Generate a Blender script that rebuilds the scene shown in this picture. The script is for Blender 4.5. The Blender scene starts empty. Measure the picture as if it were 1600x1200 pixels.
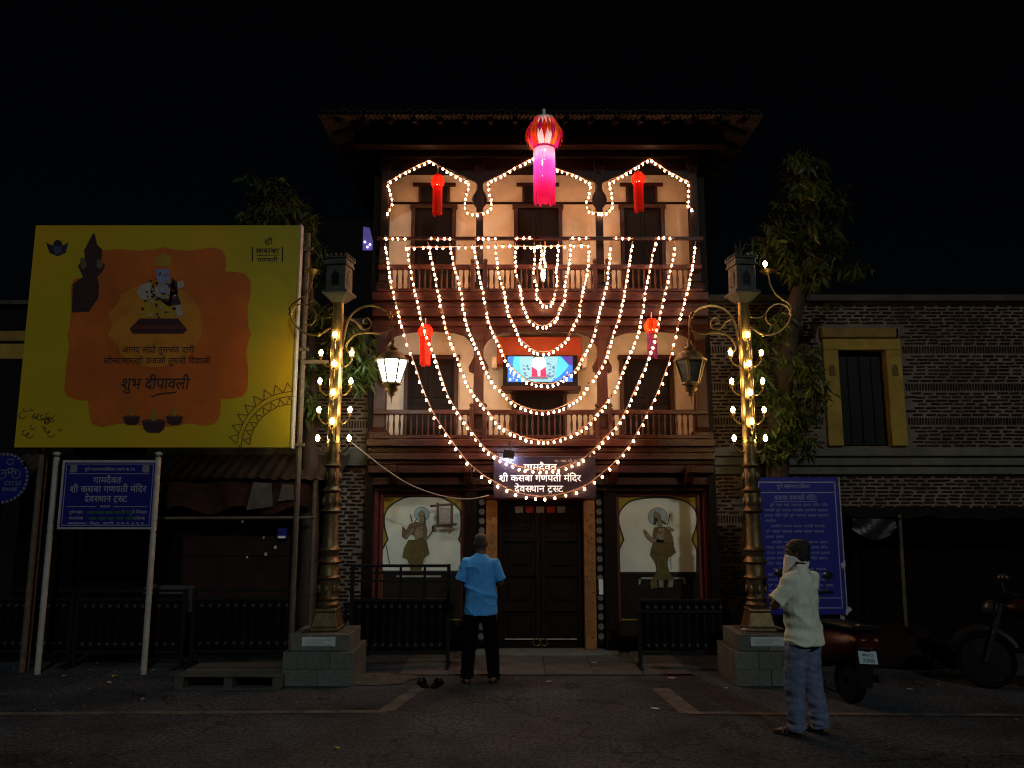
import bpy, math, random, re
import numpy as np
from mathutils import Vector, Matrix, noise
random.seed(7)
R = math.radians
scene = bpy.context.scene
COL = scene.collection

# ------------------------------------------------------------------ camera
CAMZ, PITCH, FPX = 2.05, R(8.7), 1200.0
cam = bpy.data.cameras.new('camera')
camo = bpy.data.objects.new('camera', cam)
COL.objects.link(camo)
camo.location = (0, 0, CAMZ)
camo.rotation_euler = (R(90) + PITCH, 0, 0)
cam.sensor_width = 36.0
cam.lens = FPX / 1600 * 36
cam.clip_end = 500
scene.camera = camo
scene.render.resolution_x, scene.render.resolution_y = 1024, 768

# ------------------------------------------------------------------ night sky and the dim far street light (sun lamp)
SUN_EL, SUN_AZ = 29.0, 164.0      # light comes from behind the camera, a little to the right
world = bpy.data.worlds.new('World')
scene.world = world
world.use_nodes = True
wn = world.node_tree.nodes
sky = wn.new('ShaderNodeTexSky')
sky.sky_type = 'NISHITA'
sky.sun_disc = False
sky.sun_elevation = R(SUN_EL)
sky.sun_rotation = R(SUN_AZ)
wn['Background'].inputs[1].default_value = 0.00026
world.node_tree.links.new(sky.outputs[0], wn['Background'].inputs[0])
sl = bpy.data.lights.new('sun', 'SUN')
sl.energy = 0.40
sl.angle = R(1.5)
sl.color = (0.93, 1.0, 0.94)
so = bpy.data.objects.new('sun', sl)
COL.objects.link(so)
_d = Vector((math.sin(R(SUN_AZ)) * math.cos(R(SUN_EL)), math.cos(R(SUN_AZ)) * math.cos(R(SUN_EL)), math.sin(R(SUN_EL))))
so.rotation_euler = _d.to_track_quat('Z', 'Y').to_euler()
so.location = (3, -10, 20)

vs = scene.view_settings
vs.view_transform = 'Standard'
vs.look = 'None'
vs.exposure = 0.0
vs.gamma = 1.0
vs.use_curve_mapping = False
scene.cycles.use_denoising = True
scene.cycles.use_light_tree = True
scene.cycles.max_bounces = 6
scene.cycles.filter_width = 1.15
scene.cycles.sample_clamp_indirect = 3.0
scene.cycles.caustics_reflective = False
scene.cycles.caustics_refractive = False

# ------------------------------------------------------------------ helpers
SP, CP = math.sin(PITCH), math.cos(PITCH)
def Zv(v, Y):
    y = (600 - v) / FPX
    return CAMZ + Y * (SP + y * CP) / (CP - y * SP)
def Xu(u, v, Y):
    y = (600 - v) / FPX
    return (u - 800) / FPX * Y / (CP - y * SP)
def at(u, v, Y):
    return (Xu(u, v, Y), Y, Zv(v, Y))
def gnd(u, v):
    y = (600 - v) / FPX
    t = -CAMZ / (SP + y * CP)
    return ((u - 800) / FPX * t, t * (CP - y * SP), 0.0)

class MB:
    def __init__(s):
        s.v, s.f, s.m = [], [], []
        s.cm = 0
    def face(s, pts):
        i = len(s.v)
        s.v += [tuple(p) for p in pts]
        s.f.append(tuple(range(i, i + len(pts)))); s.m.append(s.cm)
        return s
    def raw(s, vs_, fs):
        i = len(s.v)
        s.v += [tuple(p) for p in vs_]
        for f in fs:
            s.f.append(tuple(k + i for k in f)); s.m.append(s.cm)
        return s
    def box(s, x0, x1, y0, y1, z0, z1, rz=0, jit=0):
        P = [(x0,y0,z0),(x1,y0,z0),(x1,y1,z0),(x0,y1,z0),(x0,y0,z1),(x1,y0,z1),(x1,y1,z1),(x0,y1,z1)]
        if jit: P = [tuple(c + random.uniform(-jit, jit) for c in p) for p in P]
        if rz:
            cx, cy = (x0+x1)/2, (y0+y1)/2; c, n = math.cos(rz), math.sin(rz)
            P = [(cx+(p[0]-cx)*c-(p[1]-cy)*n, cy+(p[0]-cx)*n+(p[1]-cy)*c, p[2]) for p in P]
        return s.raw(P, [(0,3,2,1),(4,5,6,7),(0,1,5,4),(1,2,6,5),(2,3,7,6),(3,0,4,7)])
    def frustum(s, cx, cy, z0, z1, a0, b0, a1, b1, rz=0):
        c, n = math.cos(rz), math.sin(rz)
        P = []
        for z, a, b in ((z0,a0,b0),(z1,a1,b1)):
            for sx, sy in ((-1,-1),(1,-1),(1,1),(-1,1)):
                x, y = sx*a, sy*b
                P.append((cx+x*c-y*n, cy+x*n+y*c, z))
        return s.raw(P, [(0,3,2,1),(4,5,6,7),(0,1,5,4),(1,2,6,5),(2,3,7,6),(3,0,4,7)])
    def tube(s, pts, r, n=8, caps=True, flat=1.0):
        pts = [Vector(p) for p in pts]
        rs = r if isinstance(r, (list, tuple)) else [r]*len(pts)
        rings = []
        up = None
        for i, p in enumerate(pts):
            t = (pts[min(i+1, len(pts)-1)] - pts[max(i-1, 0)])
            if t.length < 1e-9: t = Vector((0,0,1))
            t.normalize()
            if up is None:
                up = t.orthogonal().normalized()
            else:
                up = (up - t*up.dot(t))
                up = up.normalized() if up.length > 1e-6 else t.orthogonal().normalized()
            b = t.cross(up)
            rings.append([p + (up*math.cos(2*math.pi*k/n) + b*math.sin(2*math.pi*k/n)*flat)*rs[i] for k in range(n)])
        V = [q for rg in rings for q in rg]
        F = []
        for i in range(len(pts)-1):
            for k in range(n):
                F.append((i*n+k, i*n+(k+1)%n, (i+1)*n+(k+1)%n, (i+1)*n+k))
        if caps:
            F.append(tuple(range(n-1, -1, -1)))
            F.append(tuple((len(pts)-1)*n+k for k in range(n)))
        return s.raw(V, F)
    def lathe(s, prof, c=(0,0,0), n=16, sx=1, sy=1, rot=0):
        V, F = [], []
        for r, z in prof:
            for k in range(n):
                a = 2*math.pi*(k)/n + rot
                V.append((c[0]+r*math.cos(a)*sx, c[1]+r*math.sin(a)*sy, c[2]+z))
        for i in range(len(prof)-1):
            for k in range(n):
                F.append((i*n+k, i*n+(k+1)%n, (i+1)*n+(k+1)%n, (i+1)*n+k))
        F.append(tuple(range(n-1, -1, -1))); F.append(tuple((len(prof)-1)*n+k for k in range(n)))
        return s.raw(V, F)
    def loft(s, rings):
        n = len(rings[0]); V = [q for rg in rings for q in rg]; F = []
        for i in range(len(rings)-1):
            for k in range(n):
                F.append((i*n+k, i*n+(k+1)%n, (i+1)*n+(k+1)%n, (i+1)*n+k))
        F.append(tuple(range(n-1, -1, -1))); F.append(tuple((len(rings)-1)*n+k for k in range(n)))
        return s.raw(V, F)
    def prism(s, poly, y0, y1):
        """poly in (x, z), extruded between y0 (front) and y1"""
        n = len(poly)
        a = sum(poly[i][0]*poly[(i+1)%n][1]-poly[(i+1)%n][0]*poly[i][1] for i in range(n))
        if a < 0: poly = poly[::-1]
        V = [(x, y0, z) for x, z in poly] + [(x, y1, z) for x, z in poly]
        F = [tuple(range(n)), tuple(range(2*n-1, n-1, -1))]
        for i in range(n):
            F.append((i, n+i, n+(i+1)%n, (i+1)%n))
        return s.raw(V, F)
    def sphere(s, c, r, nu=10, nv=6, sz=1.0):
        prof = [(max(1e-4, r*math.sin(math.pi*i/nv)), -r*sz*math.cos(math.pi*i/nv)) for i in range(nv+1)]
        return s.lathe(prof, c, nu)
    def mesh(s, name, mats, smooth=False, angle=40):
        me = bpy.data.meshes.new(name)
        me.from_pydata(s.v, [], s.f)
        mats = mats if isinstance(mats, (list, tuple)) else [mats]
        for m in mats: me.materials.append(m)
        if len(mats) > 1: me.polygons.foreach_set('material_index', s.m)
        if smooth:
            me.polygons.foreach_set('use_smooth', [True]*len(me.polygons))
            me.set_sharp_from_angle(angle=R(angle))
        me.update()
        return me
    def build(s, name, mats, parent=None, smooth=False, bev=0, angle=40):
        return link(name, s.mesh(name, mats, smooth, angle), parent, bev=bev)

WLOC = {}
def link(name, me, parent=None, loc=(0,0,0), bev=0, rot=None):
    o = bpy.data.objects.new(name, me)
    COL.objects.link(o)
    if parent is not None:
        o.parent = parent
        pw = WLOC.get(parent, Vector((0,0,0)))
        o.location = Vector(loc) - pw
    else:
        o.location = loc
    WLOC[o] = Vector(loc)
    if rot: o.rotation_euler = rot
    if bev:
        b = o.modifiers.new('bevel', 'BEVEL'); b.width = bev; b.segments = 1; b.limit_method = 'ANGLE'
    return o
def tag(o, label, cat, group=None):
    o['label'] = label; o['category'] = cat
    if group: o['group'] = group
    return o
def thing(name, label, cat, loc, group=None):
    o = bpy.data.objects.new(name, None); COL.objects.link(o)
    o.location = loc; WLOC[o] = Vector(loc); o.empty_display_size = .1
    return tag(o, label, cat, group)
def structure(o):
    o['kind'] = 'structure'; return o
def stuff(o):
    o['kind'] = 'stuff'; return o
def spline(pts, n=8):
    P = [Vector(p) for p in pts]; out = []
    for i in range(len(P)-1):
        p0 = P[max(i-1,0)]; p1 = P[i]; p2 = P[i+1]; p3 = P[min(i+2,len(P)-1)]
        for k in range(n):
            t = k/n
            out.append(.5*((2*p1)+(p2-p0)*t+(2*p0-5*p1+4*p2-p3)*t*t+(3*p1-p0-3*p2+p3)*t**3))
    out.append(P[-1]); return out

# ------------------------------------------------------------------ materials
MC = {}
def mat(name, col, rough=.6, metal=0, var=.25, scale=6, bump=0, bscale=40, rnd=0, spec=.5, stretch=(1,1,1), transl=0):
    if name in MC: return MC[name]
    m = bpy.data.materials.new(name); m.use_nodes = True; MC[name] = m
    nt = m.node_tree; N = nt.nodes; L = nt.links
    b = N['Principled BSDF']
    b.inputs['Roughness'].default_value = rough; b.inputs['Metallic'].default_value = metal
    b.inputs['Specular IOR Level'].default_value = spec
    b.inputs['Base Color'].default_value = (*col, 1)
    tc = N.new('ShaderNodeTexCoord'); mp = N.new('ShaderNodeMapping'); mp.inputs['Scale'].default_value = stretch
    L.new(tc.outputs['Object'], mp.inputs[0])
    last = None
    if var or rnd:
        nz = N.new('ShaderNodeTexNoise'); nz.inputs['Scale'].default_value = scale; nz.inputs['Detail'].default_value = 6; nz.inputs['Roughness'].default_value = .65
        L.new(mp.outputs[0], nz.inputs[0])
        mr = N.new('ShaderNodeMapRange'); mr.inputs[1].default_value = .3; mr.inputs[2].default_value = .7
        mr.inputs[3].default_value = 1-var; mr.inputs[4].default_value = 1+var
        L.new(nz.outputs[0], mr.inputs[0]); val = mr.outputs[0]
        if rnd:
            oi = N.new('ShaderNodeObjectInfo'); mr2 = N.new('ShaderNodeMapRange')
            mr2.inputs[3].default_value = 1-rnd; mr2.inputs[4].default_value = 1+rnd
            L.new(oi.outputs['Random'], mr2.inputs[0])
            mu = N.new('ShaderNodeMath'); mu.operation = 'MULTIPLY'
            L.new(val, mu.inputs[0]); L.new(mr2.outputs[0], mu.inputs[1]); val = mu.outputs[0]
        mx = N.new('ShaderNodeVectorMath'); mx.operation = 'SCALE'; mx.inputs[0].default_value = col
        L.new(val, mx.inputs['Scale']); L.new(mx.outputs[0], b.inputs['Base Color'])
    if bump:
        n2 = N.new('ShaderNodeTexNoise'); n2.inputs['Scale'].default_value = bscale; n2.inputs['Detail'].default_value = 5
        L.new(mp.outputs[0], n2.inputs[0])
        bp = N.new('ShaderNodeBump'); bp.inputs['Strength'].default_value = bump; bp.inputs['Distance'].default_value = .01
        L.new(n2.outputs[0], bp.inputs['Height']); L.new(bp.outputs[0], b.inputs['Normal'])
    if transl:
        t = N.new('ShaderNodeBsdfTranslucent'); t.inputs[0].default_value = (*col, 1)
        ms = N.new('ShaderNodeMixShader'); ms.inputs[0].default_value = transl
        L.new(b.outputs[0], ms.inputs[1]); L.new(t.outputs[0], ms.inputs[2]); L.new(ms.outputs[0], N['Material Output'].inputs[0])
    return m
def emit(name, col, strength):
    if name in MC: return MC[name]
    m = bpy.data.materials.new(name); m.use_nodes = True; MC[name] = m
    N = m.node_tree.nodes; b = N['Principled BSDF']
    b.inputs['Base Color'].default_value = (*[min(1, c) for c in col], 1)
    b.inputs['Emission Color'].default_value = (*col, 1)
    b.inputs['Emission Strength'].default_value = strength
    return m

WOOD = mat('dark_teak', (.040,.009,.0045), .42, spec=.3, var=.45, scale=5, bump=.35, bscale=30, stretch=(1,1,1))
WOODV = mat('dark_teak_upright', (.038,.0085,.0045), .42, spec=.3, var=.45, scale=7, bump=.35, bscale=40, stretch=(4,4,.5), rnd=.2)
WOODD = mat('black_teak', (.010,.0055,.004), .55, spec=.12, var=.4, scale=6, bump=.3, stretch=(4,4,.6), rnd=.15)
WOODT = mat('smoked_teak', (.014,.0055,.0038), .5, spec=.2, var=.4, scale=5, bump=.3, stretch=(.6,3,3))  # near-black teak for the timber of the top storey
PLAST = mat('cream_plaster', (.76,.63,.47), .9, var=.2, scale=2.2, bump=.15, bscale=25)
REDP = mat('red_oxide_paint', (.10,.009,.008), .55, var=.35, scale=8, bump=.15)
JAMB = mat('ochre_jamb', (.27,.115,.025), .55, var=.4, scale=9, bump=.15)
STONE = mat('basalt_stone', (.105,.115,.105), .8, var=.35, scale=9, bump=.5, bscale=35, rnd=.18)
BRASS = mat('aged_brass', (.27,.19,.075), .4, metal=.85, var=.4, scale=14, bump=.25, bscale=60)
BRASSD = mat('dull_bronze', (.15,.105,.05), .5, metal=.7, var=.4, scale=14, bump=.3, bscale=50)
IRON = mat('black_iron', (.010,.010,.012), .5, spec=.15, var=.4, scale=12, bump=.2)
GALV = mat('painted_white_steel', (.34,.34,.34), .5, var=.25, scale=8, bump=.1)
RUST = mat('rusty_pipe', (.09,.068,.05), .75, var=.4, scale=12, bump=.3)
BRICK = mat('thin_brick', (.034,.013,.009), .9, spec=.15, var=.4, scale=12, bump=.5, bscale=60, rnd=.45)
MORT = mat('lime_mortar', (.15,.115,.093), .95, var=.5, scale=1.6, bump=.6, bscale=30)
BLACKP = mat('black_plastic', (.008,.008,.009), .5, spec=.15, var=.2)
WHITEP = mat('white_paint', (.8,.8,.78), .6, var=.08)
BLUE = mat('sign_blue', (.008,.009,.17), .4, var=.12)
BULB = emit('bulb_warm_glow', (1.0,.51,.26), 50)
LBULB = emit('candle_bulb_glow', (1.0,.68,.25), 120)
LANT = emit('cool_lit_glass', (.78,.96,.96), 50)
SOCK = mat('bulb_socket', (.03,.05,.03), .5, var=0)
WIRE = mat('garland_wire', (.8,.42,.28), .5, var=0)
def deva_mat(): return WHITEP
# ------------------------------------------------------------------ lettering (built-in font, shaped by hand: [x] half form, {x} with ra-stroke, <x> with caret)
LINES = {
 'a1': '{गा}मदैवत', 'a2': '{शी} कसबा गणपती मंिदर', 'a3': 'देव[स]थान <ट>[स]ट', 'a4': 'धा. [न]या. पो. ट.',
 'b0': 'पुणे महानगरपािलका, {प}भाग {क}. १६', 'b5': 'कायालय', 'b6': 'पुणे शहर', 'b7': 'पेठ, पुणे िज[ल]हा', 'b8': 'कसबा पेठ, पुणे ४११ ०११', 'b9': 'नगरसेवक',
 'c0': 'पुणे महानगरपािलका', 'c1': 'कसबा गणपती मंिदर',
 'd1': 'आनंद नांदो तुम[च]या दारी', 'd2': 'सो[न]यासारखी उजळो तुमची िदवाळी', 'd3': 'शुभ दीपावली',
 'e1': '{शी}', 'e2': 'कसबा', 'e3': 'गणपती', 'f1': 'CYCLE', 'f2': 'SHARE', 'g1': 'MH12', 'g2': '2306',
 'w0': 'पुणे', 'w1': 'शहर', 'w2': 'कसबा', 'w3': 'गणपती', 'w4': 'मंिदर', 'w5': 'महाराज', 'w6': 'जवळील', 'w7': 'इमारत',
}
TOK = re.compile(r'\[(.)\]|\{([^}]+)\}|<(.)>|( )|([^\[\]{}<> ]+)')
def tokens(line):
    for m in TOK.finditer(line):
        for kind, g in zip('hrtsn', m.groups()):
            if g: yield kind, g
SEG = {}
def prep_text():
    need = set()
    for l in LINES.values():
        for k, g in tokens(l):
            if k != 's': need.add(g)
            if k == 'r': need.add(g[0])
    obs = []
    for g in sorted(need):
        c = bpy.data.curves.new('glyphs', 'FONT'); c.body = g; c.size = 1.0; c.offset = .012; c.resolution_u = 3
        o = bpy.data.objects.new('glyphs', c); COL.objects.link(o); obs.append((g, o, c))
    bpy.context.view_layer.update()
    dg = bpy.context.evaluated_depsgraph_get()
    for g, o, c in obs:
        me = bpy.data.meshes.new_from_object(o.evaluated_get(dg))
        SEG[g] = ([(v.co.x, v.co.y) for v in me.vertices], [tuple(p.vertices) for p in me.polygons])
        bpy.data.meshes.remove(me)
    for g, o, c in obs:
        bpy.data.objects.remove(o); bpy.data.curves.remove(c)
prep_text()
def clip_x(poly, xc):
    out = []
    for i in range(len(poly)):
        a, b = poly[i], poly[(i+1) % len(poly)]
        if a[0] <= xc: out.append(a)
        if (a[0] <= xc) != (b[0] <= xc):
            t = (xc-a[0])/(b[0]-a[0]); out.append((xc, a[1]+t*(b[1]-a[1])))
    return out
TCACHE = {}
def shaped(key):
    if key in TCACHE: return TCACHE[key]
    polys, x = [], 0.0
    for k, g in tokens(LINES[key]):
        if k == 's': x += .27; continue
        V, F = SEG[g]
        if not V: x += .2; continue
        x0 = min(p[0] for p in V); x1 = max(p[0] for p in V)
        w = x1 - x0
        P = [[(V[i][0]-x0+x, V[i][1]) for i in f] for f in F]
        if k == 'h':
            cut = x + w - .155
            P = [q for q in (clip_x(p, cut) for p in P) if len(q) > 2]; w -= .165
        if k == 'r':
            bw = SEG[g[0]][0]; bw = max(p[0] for p in bw)-min(p[0] for p in bw); xb = x + bw - .115
            P.append([(xb, .09), (xb+.01, .17), (xb-.21, -.01), (xb-.20, -.08)])
        if k == 't':
            xb = x + w*.5
            P.append([(xb, -.03), (xb+.0, .03), (xb-.16, -.13), (xb-.14, -.18)]); P.append([(xb, .03), (xb, -.03), (xb+.15, -.18), (xb+.17, -.13)])
        polys += P; x += w - .012
    TCACHE[key] = (polys, x)
    return TCACHE[key]
def text_on(mb, key, x, z, Y, h, width=None, anchor='c', slant=0):
    """write a line on a plane facing the street at depth Y; h = letter height, width overrides"""
    polys, w = shaped(key)
    s = h / .75; sx = s if width is None else width / w
    x0 = x - {'c': .5, 'l': 0, 'r': 1}[anchor]*w*sx
    for p in polys:
        q = [(x0+(a+slant*b)*sx, z+b*s) for a, b in p]
        ar = sum(q[i][0]*q[(i+1)%len(q)][1]-q[(i+1)%len(q)][0]*q[i][1] for i in range(len(q)))
        if ar < 0: q = q[::-1]
        mb.face([(a, Y, b) for a, b in q])
    return w*sx
def flat(mb, pts, Y):
    ar = sum(pts[i][0]*pts[(i+1)%len(pts)][1]-pts[(i+1)%len(pts)][0]*pts[i][1] for i in range(len(pts)))
    if ar < 0: pts = pts[::-1]
    mb.face([(x, Y, z) for x, z in pts])
def disc(cx, cz, rx, rz=None, n=20, a0=0, a1=2*math.pi):
    rz = rz or rx
    full = abs(a1-a0-2*math.pi) < 1e-6
    return [(cx+rx*math.cos(a0+(a1-a0)*k/(n if full else n-1)), cz+rz*math.sin(a0+(a1-a0)*k/(n if full else n-1))) for k in range(n)]
def stroke(mb, pts, w, Y):
    for a, b in zip(pts[:-1], pts[1:]):
        d = Vector((b[0]-a[0], b[1]-a[1])); 
        if d.length < 1e-6: continue
        d.normalize(); nx, nz = -d[1]*w/2, d[0]*w/2; ex, ez = d[0]*w*.3, d[1]*w*.3
        flat(mb, [(a[0]+nx-ex, a[1]+nz-ez), (b[0]+nx+ex, b[1]+nz+ez), (b[0]-nx+ex, b[1]-nz+ez), (a[0]-nx-ex, a[1]-nz-ez)], Y)
def zoomer(x0, y0, sc, Y):
    def f(zx, zy):
        u, v = x0+zx/sc, y0+zy/sc
        return (Xu(u, v, Y), Zv(v, Y))
    return f

# ------------------------------------------------------------------ ground
ASPH = mat('asphalt', (.034,.041,.052), .8, spec=.25, var=.65, scale=.9, bump=.9, bscale=70)
PAVE = mat('forecourt_stone', (.06,.06,.06), .8, var=.4, scale=3, bump=.5, bscale=50, rnd=.25)
g = MB(); g.face([(-120,-40,0),(120,-40,0),(120,160,0),(-120,160,0)])
_N = ASPH.node_tree.nodes; _L = ASPH.node_tree.links; _b = _N['Principled BSDF']
_src = _b.inputs['Base Color'].links[0].from_socket; _n2 = _N.new('ShaderNodeTexNoise'); _n2.inputs['Scale'].default_value = 28; _n2.inputs['Detail'].default_value = 3; _tc = _N.new('ShaderNodeTexCoord'); _L.new(_tc.outputs['Object'], _n2.inputs[0])
_vo = _N.new('ShaderNodeTexVoronoi'); _vo.feature = 'DISTANCE_TO_EDGE'; _vo.inputs['Scale'].default_value = .55; _wn = _N.new('ShaderNodeTexNoise'); _wn.inputs['Scale'].default_value = 2.5; _L.new(_tc.outputs['Object'], _wn.inputs[0])
_ad = _N.new('ShaderNodeVectorMath'); _ad.operation = 'ADD'; _L.new(_tc.outputs['Object'], _ad.inputs[0]); _L.new(_wn.outputs['Color'], _ad.inputs[1]); _L.new(_ad.outputs[0], _vo.inputs['Vector'])
_m1 = _N.new('ShaderNodeMapRange'); _m1.inputs[1].default_value = .35; _m1.inputs[2].default_value = .65; _m1.inputs[3].default_value = .45; _m1.inputs[4].default_value = 1.75; _L.new(_n2.outputs[0], _m1.inputs[0])
_m2 = _N.new('ShaderNodeMapRange'); _m2.inputs[1].default_value = .0; _m2.inputs[2].default_value = .018; _m2.inputs[3].default_value = .3; _m2.inputs[4].default_value = 1; _L.new(_vo.outputs[0], _m2.inputs[0])
_mu = _N.new('ShaderNodeMath'); _mu.operation = 'MULTIPLY'; _L.new(_m1.outputs[0], _mu.inputs[0]); _L.new(_m2.outputs[0], _mu.inputs[1])
_sc = _N.new('ShaderNodeVectorMath'); _sc.operation = 'SCALE'; _L.new(_src, _sc.inputs[0]); _L.new(_mu.outputs[0], _sc.inputs['Scale']); _L.new(_sc.outputs[0], _b.inputs['Base Color'])
structure(g.build('ground', ASPH))
gr_ = MB(); _r = random.Random(8)
for k in range(420):
    x_, y_ = _r.uniform(-6.5, 7), 6 + 5*_r.random()**.7; s_ = _r.uniform(.006,.022); a_ = _r.random()*6
    gr_.raw([(x_+s_*math.cos(a_+q*2.1), y_+s_*math.sin(a_+q*2.1), .0045) for q in range(3)]+[(x_, y_, .006+s_*.6)], [(0,1,3),(1,2,3),(2,0,3)])
_o = stuff(gr_.build('street_grit', mat('street_grit', (.12,.11,.10), .9, var=.6, scale=3))); tag(_o, 'scattered grit and leaf crumbs over the road', 'grit')
PAINT = mat('worn_road_paint', (.075,.075,.075), .8, var=.75, scale=5, bump=.3)
def marking(name, pts, w, z=.004):
    mb = MB()
    for a, b in zip(pts[:-1], pts[1:]):
        a, b = Vector(a[:2]), Vector(b[:2]); d = (b-a).normalized(); n = Vector((-d.y, d.x))*w/2
        mb.face([(*(a-n), z), (*(b-n), z), (*(b+n), z), (*(a+n), z)])
    return structure(mb.build(name, PAINT))
marking('road_marking', [gnd(-60,1116), gnd(606,1112)], .1)
marking('road_marking', [gnd(603,1112), gnd(660,1072)], .16, .008)
marking('road_marking', [gnd(1032,1076), gnd(1078,1114)], .2)
marking('road_marking', [gnd(1075,1115), gnd(1700,1119)], .1, .008)
# forecourt: stone slabs before the door, each with its own edges
fc = MB(); fc.box(-1.35, 2.15, 9.55, 11.05, -.05, .008)
fc = structure(fc.build('forecourt', mat('slab_joint', (.025,.023,.022), .9, var=.3)))
slabs = []
for k in range(3):
    sm = MB(); sm.box(-.285, .285, -.235, .235, -.02, .004+.002*k); slabs.append(sm.mesh('slab', PAVE))
for j in range(3):
    for i in range(6):
        x = -1.06 + i*.585 + random.uniform(-.004,.004)
        link('slab', random.choice(slabs), fc, (x, 9.80+j*.485, .012+random.uniform(-.002,.003)), rot=(random.uniform(-.004,.004), random.uniform(-.004,.004), random.uniform(-.006,.006)))

# ------------------------------------------------------------------ temple gatehouse
CX = .40
HW = 2.33
T = thing('temple_gatehouse', 'three storey old timber gatehouse with cusped arches and two balconies', 'building', (CX, 11.0, 0))
YP, YW = 10.62, 11.3
def tb(name, x0, x1, y0, y1, z0, z1, m=WOOD, bev=.006, parent=T):
    mb = MB(); mb.box(x0, x1, y0, y1, z0, z1); return mb.build(name, m, parent, bev=bev)
# body
tb('side_wall', CX-HW-.1, CX-HW, 10.75, 14, 0, 7.05, WOODD, 0)
tb('side_wall', CX+HW, CX+HW+.1, 10.75, 14, 0, 7.05, WOODD, 0)
tb('rear_wall', CX-HW, CX+HW, 13.9, 14, 0, 7.05, WOODD, 0)
tb('floor_slab', CX-HW, CX+HW, 10.64, 13.9, 2.80, 2.90, WOOD, 0)
tb('floor_slab', CX-HW, CX+HW, 10.64, 13.9, 4.62, 4.98, WOOD, 0)
tb('ceiling', CX-HW, CX+HW, 10.72, 13.9, 7.06, 7.12, WOODD, 0)
# plastered walls of the two upper storeys
tb('plaster_wall', CX-HW+.02, CX+HW-.02, YW, YW+.2, 2.9, 4.62, PLAST, 0)
tb('plaster_wall', CX-HW+.02, CX+HW-.02, YW, YW+.2, 4.98, 7.06, PLAST, 0)
# timber bands across the plaster
tb('timber_band', CX-HW+.03, CX+HW-.03, YW-.025, YW+.01, 6.585, 6.615, WOODD, .003)
def shutter_door(name, xc, w, z0, z1, par=T, lintel=True, rows=3):
    d = tb(name, xc-w/2, xc+w/2, YW-.03, YW+.02, z0, z1, WOODD, .004)
    for s in (-1, 1):
        tb('frame_post', xc+s*(w/2+.03)-.03, xc+s*(w/2+.03)+.03, YW-.06, YW+.01, z0, z1+.06, WOODV, .005, d)
        n = rows
        for k in range(n):
            h = (z1-z0)/n
            tb('panel', xc+s*w*.25-w*.19, xc+s*w*.25+w*.19, YW-.045, YW-.028, z0+k*h+.05, z0+(k+1)*h-.05, WOODD, .006, d)
    tb('head_beam', xc-w/2-.08, xc+w/2+.08, YW-.065, YW+.01, z1, z1+.07, WOODV, .006, d)
    return d
BX = [CX-1.6, CX, CX+1.6]
for i, xc in enumerate(BX):
    w = .56 if i != 1 else .62
    shutter_door('door', xc, w, 4.98, 6.50)
    wz = MB(); wz.box(xc-.2, xc+.2, YW-.02, YW+.02, 6.62, 6.87)
    wn_ = wz.build('window', BLACKP, T)
    tb('frame', xc-.24, xc-.2, YW-.04, YW+.01, 6.60, 6.89, WOODV, .004, wn_); tb('frame', xc+.2, xc+.24, YW-.04, YW+.01, 6.60, 6.89, WOODV, .004, wn_)
    tb('lintel', xc-.33, xc+.33, YW-.05, YW+.01, 6.87, 6.92, WOODV, .004, wn_)
    tb('bar', xc-.01, xc+.01, YW-.03, YW-.018, 6.62, 6.87, IRON, 0, wn_)
for xc in (BX[0], BX[2]):
    shutter_door('door', xc, .68, 2.9, 4.14, rows=2)
shutter_door('door', CX, .70, 2.9, 3.62, rows=1)
# red pelmet above the screen
tb('pelmet', CX-.62, CX+.62, 11.06, 11.28, 4.03, 4.45, mat('orange_red_paint', (.5,.075,.02), .6, var=.25, scale=4), .01)
tb('pelmet_bracket', CX-.70, CX-.625, 11.02, 11.28, 3.98, 4.14, PLAST, .005); tb('pelmet_bracket', CX+.625, CX+.70, 11.02, 11.28, 3.98, 4.14, PLAST, .005)
# posts and pillars
def pillar(x, z0, z1, w):
    mb = MB()
    mb.frustum(x, YP+.07, z0, z0+.10, w*.75, w*.75, w*.75, w*.75); mb.frustum(x, YP+.07, z0+.10, z0+.16, w*.75, w*.75, w*.5, w*.5)
    mb.frustum(x, YP+.07, z0+.16, z1-.2, w*.5, w*.5, w*.42, w*.42)
    mb.frustum(x, YP+.07, z1-.2, z1-.1, w*.42, w*.42, w*.7, w*.7); mb.frustum(x, YP+.07, z1-.1, z1, w*.7, w*.7, w*.75, w*.75)
    return mb.build('pillar', WOODV, T, bev=.006)
PX = [CX-HW+.08, CX-.87, CX+.87, CX+HW-.08]
for i, x in enumerate(PX):
    pillar(x, 5.0, 7.0, .13 if i in (0,3) else .11).data.materials[0] = WOODT
    pillar(x, 2.9, 4.5, .17 if i in (0,3) else .15)
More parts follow.
